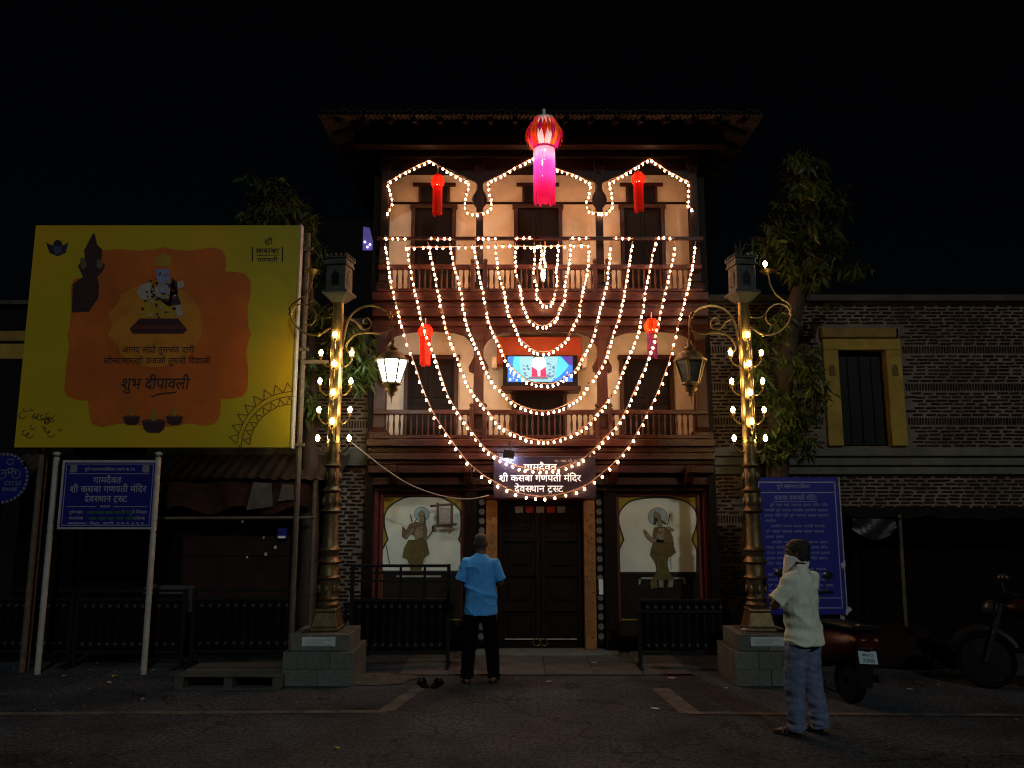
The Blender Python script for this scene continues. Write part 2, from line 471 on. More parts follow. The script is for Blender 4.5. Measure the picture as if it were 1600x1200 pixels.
# cusped arch boards: upper storey (pointed) and lower storey (round shoulders)
UP = [(0,.0),(1,.0),(1,-.045),(.12,-.33),(.055,-.36),(.03,-.42),(.045,-.5),(.09,-.58),(.105,-.64),(.085,-.70),(.05,-.745),(0,-.79)]
LO = [(0,.0),(1,.0),(1,-.055),(.62,-.06),(.34,-.085),(.20,-.13),(.12,-.2),(.07,-.28),(.05,-.36),(.06,-.44),(.10,-.52),(.13,-.58),(.125,-.64),(.08,-.665),(.06,-.64),(.03,-.70),(0,-.76)]
def arch_board(xp, xc, ztop, prof, th=.05):
    s = 1 if xc > xp else -1; half = abs(xc-xp)
    P = []
    for a, b in prof:
        x = xp + s*(half if a == 1 else a*1.0)
        P.append((x, ztop+b))
    mb = MB(); mb.prism(P, YP+.03, YP+.03+th); o = mb.build('arch_board', WOODT if ztop > 6 else WOOD, T, bev=.005)
    # raised moulding along the lower edge
    e = P[2:]
    md = MB(); md.tube([(x, YP+.028, z) for x, z in e], .012, 5); md.build('moulding', WOODT if ztop > 6 else WOODV, o)
for a, b in ((PX[0], PX[1]), (PX[1], PX[2]), (PX[2], PX[3])):
    c = (a+b)/2
    for xp in (a, b):
        arch_board(xp, c, 7.03, UP); arch_board(xp, c, 4.50, LO)
# beams, fascia mouldings of the storeys
tb('wall_plate', CX-HW-.02, CX+HW+.02, YP-.02, YP+.14, 7.03, 7.17, WOODT)
tb('eave_beam', CX-HW-.35, CX+HW+.35, YP-.22, YP-.06, 7.12, 7.27, WOODT)
for z0, z1, y in ((4.86,4.97,10.50),(4.765,4.85,10.58),(4.63,4.755,10.53),(4.575,4.62,10.6),(4.50,4.57,10.56)):
    tb('fascia_board', CX-HW-.04, CX+HW+.04, y, YP+.14, z0, z1)
for z0, z1, y in ((2.80,2.895,10.50),(2.725,2.79,10.60),(2.62,2.715,10.56),(2.555,2.61,10.68),(2.44,2.545,10.64),(2.40,2.432,10.80),(2.28,2.392,10.76),(2.20,2.272,10.88)):
    tb('cornice_board', CX-HW-.06, CX+HW+.06, y, 11.05, z0, z1)
# carved bracket ends under the cornice
for x in (CX-HW+.3, CX-1.0, CX+1.0, CX+HW-.3):
    mb = MB(); prof = [(10.62,2.54),(10.74,2.54),(10.86,2.46),(10.92,2.30),(10.86,2.26),(10.80,2.33),(10.76,2.30),(10.70,2.40),(10.62,2.44)]
    n = len(prof); V = [(x-.05, y, z) for y, z in prof]+[(x+.05, y, z) for y, z in prof]
    mb.raw([(v[0], v[1]-.16, v[2]) for v in V], [tuple(range(n-1,-1,-1)), tuple(range(n, 2*n))]+[(i,(i+1)%n,n+(i+1)%n,n+i) for i in range(n)])
    mb.build('bracket', WOODV, T, bev=.006)
# balustrades
bal = MB(); bal.lathe([(.011,0),(.017,.02),(.010,.05),(.017,.12),(.019,.16),(.012,.22),(.009,.26),(.017,.285),(.011,.31)], n=7)
BALM = bal.mesh('baluster', WOODV, smooth=True, angle=50)
for zf, za in ((4.985, 'upper'), (2.905, 'lower')):
    br = tb('balustrade', CX-HW+.02, CX+HW-.02, 10.545, 10.605, zf, zf+.05, WOOD)
    tb('top_rail', CX-HW+.02, CX+HW-.02, 10.535, 10.615, zf+.335, zf+.40, WOOD, .01, br)
    for a, b in ((PX[0], PX[1]), (PX[1], PX[2]), (PX[2], PX[3])):
        n = int((b-a-.2)/.074)
        for k in range(n):
            x = a+.1+(b-a-.2)*(k+.5)/n
            link('baluster', BALM, br, (x, 10.575, zf+.04), rot=(0,0,random.random()))
    for x in PX[1:3]:
        for s in (-1, 1):
            nm = MB(); nm.box(x+s*.09-.03, x+s*.09+.03, 10.53, 10.62, zf-.02, zf+.42); nm.sphere((x+s*.09, 10.575, zf+.46), .035, 8, 6)
            nm.build('newel', WOODV, br, bev=.004)
hr = MB(); hr.box(CX-HW, CX+HW, 10.50, 10.54, 5.735, 5.785)
hr = hr.build('handrail', WOOD, T, bev=.006)
# roof: hipped, wide eaves on all sides
EX0, EX1, EY0, EY1, EZ = CX-3.02, CX+3.02, 9.9, 14.8, 7.28
rf = MB()
def roofz(d): return EZ + .07 + d*.42
rp = [(EX0,EY0,EZ+.07),(EX1,EY0,EZ+.07),(EX1,EY1,EZ+.07),(EX0,EY1,EZ+.07),(EX0+2.2,EY0+2.2,roofz(2.2)),(EX1-2.2,EY0+2.2,roofz(2.2)),(EX1-2.2,EY1-2.2,roofz(2.2)),(EX0+2.2,EY1-2.2,roofz(2.2))]
rf.raw(rp, [(0,1,5,4),(1,2,6,5),(2,3,7,6),(3,0,4,7),(4,5,6,7)])
TILE = mat('clay_tile', (.032,.016,.013), .85, var=.4, scale=8, bump=.4, rnd=.35)
SHEET = mat('old_corrugated_sheet', (.02,.012,.010), .7, spec=.2, var=.45, scale=4, bump=.2)
rf = rf.build('roof', TILE, T)
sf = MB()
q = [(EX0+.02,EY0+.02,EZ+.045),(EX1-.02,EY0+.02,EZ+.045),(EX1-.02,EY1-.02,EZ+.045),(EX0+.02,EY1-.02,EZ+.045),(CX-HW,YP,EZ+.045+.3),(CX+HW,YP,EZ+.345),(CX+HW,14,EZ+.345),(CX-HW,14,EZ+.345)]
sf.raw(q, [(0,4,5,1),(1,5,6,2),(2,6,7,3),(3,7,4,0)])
sf.build('soffit', mat('soot_black_board', (.006,.0035,.003), .8, spec=.05, var=.3), rf)  # soffit boards in one near-black tone
def corrug(x0, y0, x1, y1, nwave, depth_dir, name='sheet_edge'):
    mb = MB(); N = nwave*6; V = []; F = []
    for i in range(N+1):
        t = i/N; x = x0+(x1-x0)*t; y = y0+(y1-y0)*t; z = EZ+.02+.014*math.sin(t*nwave*2*math.pi)
        V += [(x, y, z-.004), (x, y, z+.004), (x+depth_dir[0]*.35, y+depth_dir[1]*.35, z+.12), (x+depth_dir[0]*.35, y+depth_dir[1]*.35, z+.112)]
    for i in range(N):
        a = i*4; b = a+4
        F += [(a,b,b+1,a+1),(a+1,b+1,b+2,a+2),(a,a+3,b+3,b)]
    mb.raw(V, F); mb.build(name, SHEET, rf, smooth=True)
corrug(EX0-.03, EY0-.04, EX1+.03, EY0-.04, 96, (0,1))
corrug(EX0-.04, EY1, EX0-.04, EY0-.03, 72, (1,0)); corrug(EX1+.04, EY0-.03, EX1+.04, EY1, 72, (-1,0))
tl = MB(); n = 6; V = []; F = []
for y, rr in ((0,.047),(.34,.038)):
    for rad in (rr, rr-.012):
        for k in range(n+1):
            a = math.pi*k/n; V.append((rad*math.cos(a), y, rad*math.sin(a)+y*.42))
m_ = n+1
for k in range(n):
    F += [(k,k+1,2*m_+k+1,2*m_+k),(m_+k,3*m_+k,3*m_+k+1,m_+k+1),(k,m_+k,m_+k+1,k+1)]
tl.raw(V, F); TLM = tl.mesh('roof_tile', TILE, smooth=True, angle=60)
for i in range(67):
    for j in range(2):
        link('roof_tile', TLM, rf, (EX0+.05+i*.09+random.uniform(-.006,.006), EY0-.015+j*.3+random.uniform(-.02,.015), EZ+.055+j*.126+random.uniform(-.004,.006)), rot=(0,random.uniform(-.05,.05),random.uniform(-.03,.03)))
for i in range(17):
    x = EX0+.2+i*(EX1-EX0-.4)/16
    mb = MB(); mb.raw([(x-.03,EY0+.06,EZ-.03),(x+.03,EY0+.06,EZ-.03),(x+.03,EY0+.06,EZ+.04),(x-.03,EY0+.06,EZ+.04),(x-.03,YP+.1,EZ+.26),(x+.03,YP+.1,EZ+.26),(x+.03,YP+.1,EZ+.335),(x-.03,YP+.1,EZ+.335)],
        [(0,1,2,3),(7,6,5,4),(0,4,5,1),(1,5,6,2),(3,2,6,7),(0,3,7,4)])
    mb.build('rafter', WOODD, rf)
for s, xe in ((-1, EX0), (1, EX1)):
    for i in range(10):
        y = EY0+.5+i*.42; xi = CX+s*HW
        mb = MB(); mb.raw([(xe-s*.06,y-.03,EZ-.03),(xe-s*.06,y+.03,EZ-.03),(xe-s*.06,y+.03,EZ+.04),(xe-s*.06,y-.03,EZ+.04),(xi,y-.03,EZ+.26),(xi,y+.03,EZ+.26),(xi,y+.03,EZ+.33),(xi,y-.03,EZ+.33)],
            [(0,1,2,3),(7,6,5,4),(0,4,5,1),(1,5,6,2),(3,2,6,7),(0,3,7,4)])
        mb.build('rafter', WOODD, rf)
# ground storey: wall, pillars, murals, doorway
tb('ground_wall', CX-HW, -.24, 11.06, 11.2, 0, 2.22, mat('dark_wash_wall', (.022,.015,.013), .85, spec=.1, var=.4, scale=4, bump=.3), 0)
tb('ground_wall', 1.04, CX+HW, 11.06, 11.2, 0, 2.22, MC['dark_wash_wall'], 0)
tb('ground_wall', -.24, 1.04, 11.06, 11.2, 2.04, 2.22, MC['dark_wash_wall'], 0)
for s in (-1, 1):
    tb('ground_pillar', *sorted((CX+s*1.06, CX+s*.88)), 10.86, 11.05, 0.02, 2.2, WOODD, .012)
    tb('ground_pillar', *sorted((CX+s*2.36, CX+s*2.28)), 10.9, 11.05, 0.02, 2.2, REDP, .01)
    jb = tb('door_jamb', *sorted((CX+s*.605, CX+s*.765)), 10.92, 11.12, .05, 2.07, JAMB, .008)
    ms = tb('medallion_strip', *sorted((CX+s*.775, CX+s*.875)), 10.95, 11.05, .1, 2.18, WOODD, .004)
    md = MB(); md.lathe([(.001,-.012),(.02,-.012),(.03,-.006),(.042,-.006),(.044,0),(.001,.0)], n=12)
    if s < 0: MDM = md.mesh('medallion', mat('chalky_medallion', (.13,.125,.12), .8, var=.4, scale=20))
    for k in range(15):
        link('medallion', MDM, ms, (CX+s*.825, 10.944, .22+k*.13), rot=(R(90),0,0))
    # painted flower sprays on the jamb
    fl = MB()
    for k in range(24):
        z = .2+k*.076+random.uniform(-.02,.02); x = CX+s*.685+random.uniform(-.045,.045); r = random.uniform(.006,.016)
        flat(fl, [(x-r,z-r*.6),(x+r*.3,z-r*1.2),(x+r*1.2,z+r*.4),(x-r*.2,z+r)], 10.918)
    fl.build('flower_pattern', mat('maroon_print', (.12,.012,.008), .6, var=.2), jb)
tb('door_lintel', CX-.78, CX+.78, 10.90, 11.12, 2.075, 2.155, REDP, .01)
dr = tb('door', CX-.60, CX+.60, 11.08, 11.16, .06, 2.05, WOODD, .004)
for s in (-1, 1):
    tb('stile', *sorted((CX+s*.595, CX+s*.52)), 11.05, 11.085, .06, 2.04, WOODD, .006, dr)
    tb('stile', *sorted((CX+s*.004, CX+s*.07)), 11.05, 11.085, .06, 2.04, WOODD, .006, dr)
    for k in range(5):
        z = .06+k*.475
        tb('rail', *sorted((CX+s*.072, CX+s*.518)), 11.045, 11.083, z, z+.075, WOODD, .008, dr)
        if k < 4: tb('panel', *sorted((CX+s*.13, CX+s*.46)), 11.062, 11.083, z+.15, z+.41, WOODD, .012, dr)
tb('latch_bar', CX-.5, CX+.5, 11.025, 11.045, .16, .175, GALV, .003, dr)
for dx in (-.06, .04):
    mb = MB(); mb.tube([(CX+dx+.05*math.cos(a*math.pi/6), 11.02, .13+.05*math.sin(a*math.pi/6)) for a in range(13)], .008, 6); mb.build('ring', BRASS, dr, smooth=True)
toran = MB()
for k in range(5):
    x = CX-.30+k*.15
    toran.cm = k % 2; flat(toran, [(x-.06,1.98),(x+.06,1.98),(x+.05,1.89),(x+.02,1.90),(x-.02,1.885),(x-.055,1.9)], 11.035)
toran.build('door_garland', [mat('faded_cloth', (.25,.22,.24), .8), mat('red_cloth', (.3,.02,.02), .8)], dr)
st = structure(tb('door_step', CX-1.05, CX+1.05, 10.62, 11.06, 0, .05, STONE, .01, None))
tb('switch_box', CX+.80, CX+.86, 10.90, 10.945, .78, .98, WHITEP, .005)

def mural(s):
    """painted door guardian panel; s=-1 west panel, 1 east panel"""
    x0, x1 = sorted((CX+s*2.265, CX+s*1.065)); Y = 11.04
    mo = tb('mural', x0, x1, Y, Y+.018, .42, 2.19, mat('mural_ochre', (.34,.23,.012), .7, var=.25, scale=5), 0)
    for a, b in ((x0-.005, x0+.05), (x1-.05, x1+.005)): tb('frame', a, b, Y-.04, Y+.0, .4, 2.2, REDP, .006, mo)
    tb('frame', x0+.052, x1-.052, Y-.04, Y, 2.125, 2.2, REDP, .006, mo)
    if s < 0: f = zoomer(580, 740, 6.32, Y)
    else: f = zoomer(950, 750, 6.32, Y)
    X = lambda zx, zy: f(zx, zy)
    # scalloped niche
    if s < 0:
        half = [(107,965),(107,760),(140,690),(165,650),(150,600),(135,540),(128,480),(130,420),(150,370),(165,345),(200,310),(240,280),(280,262),(310,245),(350,232),(400,226),(450,222),(520,220)]
        full = half + [(1000-a+30, b) for a, b in half[::-1]][1:]
        full = [(min(a, 888), b) for a, b in full]
    else:
        half = [(108,915),(108,690),(140,620),(155,590),(140,540),(120,480),(104,420),(102,370),(110,330),(130,290),(160,255),(210,215),(250,200),(300,188),(370,178),(440,174),(490,173)]
        full = half + [(985-a, b) for a, b in half[::-1]][1:]
        full = [(min(a, 892), b) for a, b in full]
    P = [X(*p) for p in full]
    mb = MB(); flat(mb, P, Y-.003); mb.build('niche', mat('mural_pale', (.70,.74,.66), .8, var=.16, scale=1.6), mo)
    mb = MB(); stroke(mb, P + P[:1], .022, Y-.006); mb.build('outline', mat('mural_line', (.02,.018,.016), .7), mo)
    dk = MB(); bz = X(*full[0])[1]; flat(dk, [(x0+.055,.44),(x1-.055,.44),(x1-.055,bz),(x0+.055,bz)], Y-.0045); dk.build('dado', mat('mural_dado', (.02,.016,.014), .8, spec=.1, var=.3), mo)
    SK = mat('mural_skin', (.24,.21,.13), .8, var=.25, scale=25); CL = mat('mural_cloth', (.12,.092,.022), .8, var=.35, scale=14)
    HR = mat('mural_hair', (.04,.03,.02), .8); HA = mat('mural_halo', (.32,.42,.46), .8); SH = mat('mural_shawl', (.15,.10,.05), .8, var=.3, scale=15); GD = mat('mural_gold', (.26,.21,.08), .8)
    def piece(name, m, polys, k):
        mb = MB()
        for p in polys: flat(mb, [X(*q) for q in p], Y-.006-.0012*k)
        po = mb.build(name, m, mo)
        if name in ('shawl', 'torso', 'skirt', 'halo', 'crown_piece'):
            ob_ = MB()
            for p in polys: stroke(ob_, [X(*q) for q in p+p[:1]], .006, Y-.0065-.0012*k)
            if name == 'skirt':
                for q in range(5): x_ = 400+q*30+(90 if s > 0 else 0); stroke(ob_, [X(x_+20, 680), X(x_+4*(q-2), 780), X(x_+10*(q-2)*.6, 880)], .006, Y-.0065-.0012*k)
            if name == 'torso':
                cx_, cy_ = (505, 455) if s < 0 else (515, 425)
                stroke(ob_, [X(cx_-12, cy_-4), X(cx_-4, cy_-6)], .006, Y-.0068-.0012*k); stroke(ob_, [X(cx_+5, cy_-6), X(cx_+13, cy_-3)], .006, Y-.0068-.0012*k); stroke(ob_, [X(cx_-5, cy_+18), X(cx_+6, cy_+18)], .006, Y-.0068-.0012*k)
                stroke(ob_, [X(cx_-30, cy_+75), X(cx_-5, cy_+105), X(cx_+20, cy_+75)], .010, Y-.0068-.0012*k)
            stuff(ob_.build('brush_line', mat('brush_brown', (.05,.035,.02), .8), mo))
    if s < 0:
        piece('halo', HA, [[(500+75*math.cos(a*.3142), 400+70*math.sin(a*.3142)) for a in range(20)]], 1)
        piece('shawl', SH, [[(430,480),(380,500),(350,560),(310,520),(305,620),(350,650),(390,590),(470,640),(545,640),(555,560),(530,480)]], 2)
        piece('hair', HR, [[(470,420),(440,470),(420,480),(460,430),(480,385),(520,390),(537,430),(540,500),(515,500),(510,430)]], 3)
        piece('torso', SK, [[(455,520),(520,520),(515,600),(500,660),(440,660),(425,590)], [(480,440),(500,418),(523,425),(528,470),(510,500),(490,490)],
              [(425,560),(390,600),(345,640),(330,620),(390,560),(420,530)], [(390,400),(410,470),(400,480),(385,420)], [(460,650),(560,645),(600,590),(625,520),(600,520),(605,560),(560,620),(480,640)], [(600,520),(625,500),(635,540),(628,570),(605,570)]], 4)
        piece('skirt', CL, [[(370,655),(545,655),(560,720),(575,795),(545,815),(520,830),(510,900),(490,965),(400,965),(375,900),(360,840),(312,825),(325,740)]], 5)
        piece('crown_piece', GD, [[(462,405),(500,360),(535,400),(525,415),(475,420)]], 5)
        piece('staff', HR, [[(143,700),(152,700),(188,890),(180,895)]], 4)
        piece('stand', mat('mural_white', (.32,.33,.31), .8), [[(250,1005),(690,1005),(690,1022),(250,1022)]], 5)
    else:
        piece('halo', HA, [[(490+95*math.cos(a*.3142), 360+88*math.sin(a*.3142)) for a in range(20)]], 1)
        piece('shawl', SH, [[(455,470),(440,540),(450,640),(650,640),(635,560),(600,480),(540,460)]], 2)
        piece('hair', HR, [[(452,350),(448,440),(470,440),(500,380),(540,400),(590,440),(560,440),(520,400),(480,340)]], 3)
        piece('torso', SK, [[(490,400),(520,390),(540,430),(520,470),(490,450)], [(500,470),(560,470),(560,560),(540,620),(480,620),(470,560)], [(345,500),(365,490),(420,560),(520,595),(555,590),(540,615),(430,615),(380,570)],
              [(560,470),(600,460),(650,490),(635,510),(590,490)], [(500,980),(545,980),(548,1060),(500,1060)], [(600,975),(648,975),(640,1060),(585,1060)]], 4)
        piece('skirt', CL, [[(445,620),(630,620),(650,660),(668,715),(630,745),(595,765),(580,830),(600,900),(650,975),(580,985),(480,985),(490,1060),(425,1075),(415,1010),(460,940),(480,880),(465,810),(440,775),(418,740),(425,680)]], 5)
        piece('crown_piece', GD, [[(445,360),(460,310),(500,330),(525,370),(500,385)]], 5)
        piece('staff', HR, [[(605,335),(613,338),(592,440),(583,438)]], 4)
        piece('stand', mat('mural_white', (.32,.33,.31), .8), [[(305,960),(755,960),(755,978),(305,978)], [(305,960),(325,960),(318,1030),(300,1030)], [(738,960),(755,960),(768,1030),(750,1030)]], 3)
    return mo
mural(-1); mural(1)
# ------------------------------------------------------------------ brick walls either side
BV = []
for k in range(6):
    w, h = random.choice((.068,.075,.062)), .0125
    mb = MB(); mb.box(-w, w, -.012, .02, -h, h, jit=.0045); BV.append(mb.mesh('brick', BRICK))
SVM = []
for k in range(4):
    mb = MB(); mb.box(-.0105, .0105, -.012, .02, -.05, .05, jit=.003); SVM.append(mb.mesh('brick', BRICK))
def bricks(parent, x0, x1, z0, z1, Yf, holes=(), limit=300, soldiers=(), pick=None):
    """courses of thin bricks proud of the mortar face Yf; the ones that show largest are objects, the rest one joined part"""
    items = []
    z = z0+.03
    def blocked(x, zz, hw, hh): return any(x+hw > a and x-hw < b and zz+hh > c and zz-hh < d for a, b, c, d in holes)
    row = 0
    while z < z1-.02:
        sol = next((s for s in soldiers if s <= z+.03 < s+.07), None)
        if sol is not None:
            zc = z+.045; x = x0+.03
            while x < x1-.02:
                if not blocked(x, zc, .014, .056): items.append((x, zc, 1))
                x += .041
            z += .138
        else:
            x = x0+.09+(row % 2)*.09+random.uniform(-.03,.03)
            while x < x1-.07:
                if not blocked(x, z, .08, .018): items.append((x+random.uniform(-.012,.012), z+random.uniform(-.004,.004), 0))
                x += .178+random.uniform(-.01,.012)
            z += .0525; row += 1
    items.sort(key=pick or (lambda t: abs(t[0])+abs(t[1]-3.8)))
    rest = MB()
    for i, (x, zz, k) in enumerate(items):
        rot = (0, random.uniform(-.02,.02) if not k else random.uniform(-.06,.06), 0)
        if i < limit: link('brick', random.choice(SVM if k else BV), parent, (x, Yf, zz), rot=rot)
        elif k: rest.box(x-.0105, x+.0105, Yf-.012, Yf+.02, zz-.05, zz+.05, jit=.003)
        else:
            w = random.choice((.068,.075,.062)); rest.box(x-w, x+w, Yf-.012, Yf+.02, zz-.0125, zz+.0125, jit=.0045)
    if rest.v: stuff(rest.build('brickwork', BRICK, parent))
YB = 11.2
RB = thing('brick_building', 'old thin brick building with yellow framed window beside the gatehouse', 'building', (5.5, YB, 0))
def rb(name, x0, x1, y0, y1, z0, z1, m, bev=0, parent=RB):
    mb = MB(); mb.box(x0, x1, y0, y1, z0, z1); return mb.build(name, m, parent, bev=bev)
WX0 = CX+HW+.1
wx = [Xu(u, 620, YB) for u in (1289, 1312, 1387, 1411)]
wz0, wz1, wz2 = Zv(697, YB), Zv(548, YB), Zv(530, YB)
rb('wall', WX0, wx[0], YB, YB+.3, 0, 5.0, MORT); rb('wall', wx[3], 9.5, YB, YB+.3, 0, 5.0, MORT)
rb('wall', wx[0], wx[3], YB, YB+.3, 0, wz0, MORT); rb('wall', wx[0], wx[3], YB, YB+.3, wz2+.2, 5.0, MORT)
LIMEW = mat('grey_limewash', (.12,.115,.10), .9, var=.3, scale=3, bump=.3)
YEL = mat('yellow_paint', (.34,.22,.03), .8, var=.3, scale=4, bump=.2)
rb('coping', WX0+.01, 9.5, YB-.1, YB+.32, 5.002, 5.10, mat('dark_coping', (.06,.055,.05), .9, var=.4, scale=4, bump=.3), .01)
zc = [Zv(v, YB-.1) for v in (700, 713, 716, 727, 730, 741)]
rb('cornice', WX0+.01, 9.5, YB-.16, YB-.001, zc[1], zc[0], LIMEW, .008); rb('cornice', WX0+.01, 9.5, YB-.11, YB-.001, zc[3], zc[1]-.003, LIMEW, .008); rb('cornice', WX0+.01, 9.5, YB-.06, YB-.001, zc[5], zc[3]-.003, LIMEW, .008)
wn2 = rb('window', wx[1], wx[2], YB+.12, YB+.16, wz0, wz1, WOODD)
for k in range(4):
    a = wx[1]+(wx[2]-wx[1])*k/4; b = wx[1]+(wx[2]-wx[1])*(k+1)/4
    rb('shutter_board', a+.006, b-.006, YB+.09, YB+.118, wz0+.02, wz1-.02, BLACKP, .004, wn2)
rb('surround', wx[0], wx[1], YB-.05, YB+.17, wz0, wz1, YEL, .008, wn2); rb('surround', wx[2], wx[3], YB-.05, YB+.17, wz0, wz1, YEL, .008, wn2)
rb('surround', wx[0], wx[3], YB-.05, YB+.17, wz1+.002, wz2, YEL, .008, wn2)
rb('lintel', wx[0]-.02, wx[3]-.06, YB-.08, YB+.17, wz2+.012, wz2+.16, mat('faded_ochre', (.22,.13,.025), .8, var=.3, scale=5), .01, wn2)
rb('wall', wx[0], wx[3], YB+.001, YB+.3, wz2+.162, wz2+.2, MORT)
for xx in ((wx[0]+wx[1])/2, (wx[2]+wx[3])/2):
    z = Zv(580, YB); mb = MB(); mb.prism([(xx-.045,z-.08),(xx+.045,z-.08),(xx+.045,z+.05),(xx+.03,z+.08),(xx,z+.095),(xx-.03,z+.08),(xx-.045,z+.05)], YB-.056, YB-.045)
    mb.build('niche', mat('niche_shadow', (.12,.075,.02), .8), wn2)
hole = (wx[0]-.03, wx[3]+.01, wz0-.02, wz2+.18)
sold = [Zv(v, YB)-.06 for v in (545, 604, 656)]
bricks(RB, WX0, 8.6, zc[0]+.01, 4.99, YB, [hole], 300, sold, pick=lambda t: abs(t[0]-5.6)+.8*abs(t[1]-4))
bricks(RB, WX0, 8.6, 1.95, zc[5]-.01, YB, [], 0); bricks(RB, WX0+.45, 4.4, .1, 1.94, YB, [], 0)
# pier beside the east mural
PR = thing('brick_pier', 'narrow brick pier between the east mural and the lamp post', 'brick pier', (3.2, 11.0, 0))
mb = MB(); mb.box(WX0-.03, WX0+.45, 11.0, 11.19, 0, 2.4); mb.build('core', MORT, PR)
bricks(PR, WX0-.03, WX0+.45, .7, 2.4, 11.0, [], 300, [1.2, 1.75])
# west brick wall behind the left lamp post
WXL = CX-HW-.1
LW = thing('brick_wall', 'dim brick wall behind the west lamp post', 'brick wall', (-2.9, 11.0, 0))
mb = MB(); mb.box(-5.2, WXL, 11.05, 11.3, 0, 4.6); mb.build('core', MORT, LW)
mb = MB(); mb.box(-5.2, WXL-.01, 10.95, 11.32, 4.602, 4.7); mb.build('coping', MC['dark_coping'], LW, bev=.01)
mb = MB(); mb.box(-5.2, WXL-.01, 10.93, 11.049, 2.55, 2.8); mb.build('cornice', MC['dark_coping'], LW, bev=.01)
bricks(LW, -3.4, WXL, 2.81, 4.5, 11.05, [], 300, [3.1, 3.7], pick=lambda t: abs(t[0]+2.3)+abs(t[1]-3.0))
bricks(LW, -2.75, WXL, .4, 2.53, 11.05, [], 0)

# ------------------------------------------------------------------ stall under the brick building (dark)
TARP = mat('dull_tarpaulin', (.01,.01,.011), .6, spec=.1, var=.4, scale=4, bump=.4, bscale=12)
SB = thing('roadside_stall', 'dark closed stall with sagging plastic awning under the brick building', 'stall', (5.8, 10.3, 0))
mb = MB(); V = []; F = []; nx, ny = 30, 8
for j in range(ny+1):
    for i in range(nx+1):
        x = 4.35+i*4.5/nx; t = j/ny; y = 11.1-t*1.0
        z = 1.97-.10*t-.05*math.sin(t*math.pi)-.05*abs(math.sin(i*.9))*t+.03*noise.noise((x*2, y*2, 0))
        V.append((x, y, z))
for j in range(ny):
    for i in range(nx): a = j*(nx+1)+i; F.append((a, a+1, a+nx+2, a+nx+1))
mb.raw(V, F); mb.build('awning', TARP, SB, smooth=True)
mb = MB(); V = []; F = []
for j in range(7):
    for i in range(9):
        V.append((4.4+i*.07, 10.08-.02*math.sin(i*1.3+j), 1.83-j*.025*(1+math.sin(i/8*math.pi)*.8)))
for j in range(6):
    for i in range(8): a = j*9+i; F.append((a, a+1, a+10, a+9))
mb.raw(V, F); mb.build('hanging_sheet', mat('clear_plastic', (.02,.02,.022), .35, spec=.25, var=.3, scale=10), SB, smooth=True)
for x in (5.02, 8.2):
    mb = MB(); mb.tube([(x, 10.15, 0), (x+.03, 10.15, 1.88)], .022, 7); mb.build('pole', RUST, SB)
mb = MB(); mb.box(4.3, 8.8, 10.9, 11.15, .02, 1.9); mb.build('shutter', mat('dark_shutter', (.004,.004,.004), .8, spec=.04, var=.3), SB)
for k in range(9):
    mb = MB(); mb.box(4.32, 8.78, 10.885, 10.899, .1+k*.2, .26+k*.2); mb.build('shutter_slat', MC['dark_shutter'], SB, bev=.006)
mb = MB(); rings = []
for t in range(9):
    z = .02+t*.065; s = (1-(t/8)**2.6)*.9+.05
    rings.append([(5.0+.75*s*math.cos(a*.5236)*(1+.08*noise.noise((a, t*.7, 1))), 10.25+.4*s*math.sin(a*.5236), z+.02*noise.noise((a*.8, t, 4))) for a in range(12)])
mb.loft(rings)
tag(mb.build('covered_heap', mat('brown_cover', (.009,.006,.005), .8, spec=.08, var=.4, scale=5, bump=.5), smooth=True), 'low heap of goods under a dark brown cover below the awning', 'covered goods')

# ------------------------------------------------------------------ west side: far house, stall behind the signs
FH = thing('far_house', 'dark house at the street edge with a dull yellow band', 'building', (-8.5, 12.4, 0))
YF = 12.2
mb = MB(); mb.box(-12, -5.6, YF, YF+3, 0, Zv(478, YF)); mb.build('wall', mat('sooty_wall', (.012,.011,.011), .9, spec=.05, var=.4, scale=3, bump=.3), FH)
mb = MB(); mb.box(-12, -5.5, YF-.12, YF+3.1, Zv(478, YF)+.002, Zv(472, YF)); mb.build('coping', MC['dark_coping'], FH)
for a, b, c in ((518,534,'faded_ochre'),(538,562,'yellow_paint')):
    mb = MB(); mb.box(-12, -7.45 if a < 530 else -7.42, YF-.06, YF-.001, Zv(b, YF), Zv(a, YF)); mb.build('band', MC[c], FH, bev=.01)
mb = MB(); mb.box(-12, -7.3, YF-.02, YF-.002, Zv(700, YF), Zv(563, YF)); mb.build('shutter', BLACKP, FH)  # flat black sheet standing for the unlit opening under the bands
KI = thing('market_stall', 'closed roadside stall with tin awning behind the blue trust sign', 'stall', (-4.3, 10.6, 0))
def kb(name, x0, x1, y0, y1, z0, z1, m, bev=0, parent=KI):
    mb = MB(); mb.box(x0, x1, y0, y1, z0, z1); return mb.build(name, m, parent, bev=bev)
TIN = mat('brown_tin', (.04,.026,.02), .7, spec=.15, var=.45, scale=3, bump=.2)
for k in range(5):
    mb = MB(); V = []; F = []; x0 = -6.9+k*.92; N = 36
    for i in range(N+1):
        x = x0+i*.93/N; zz = .012*math.cos(i*2*math.pi/6)+random.uniform(-.01,.01)*.3
        V += [(x, 10.25, 2.36+zz-.015*k%.02), (x, 10.95, 2.72+zz)]
    for i in range(N): F.append((2*i, 2*i+2, 2*i+3, 2*i+1))
    mb.raw(V, F); mb.build('tin_sheet', TIN, KI, smooth=True)
for x in (-6.75, -2.62):
    mb = MB(); mb.tube([(x, 10.3, 0), (x, 10.3, 2.36)], .03, 8); mb.build('post', RUST, KI)
mb = MB(); mb.tube([(-4.95, 10.28, 1.83), (-2.6, 10.28, 1.84)], .02, 7); mb.build('cross_pipe', RUST, KI)
mb = MB(); V = []; F = []
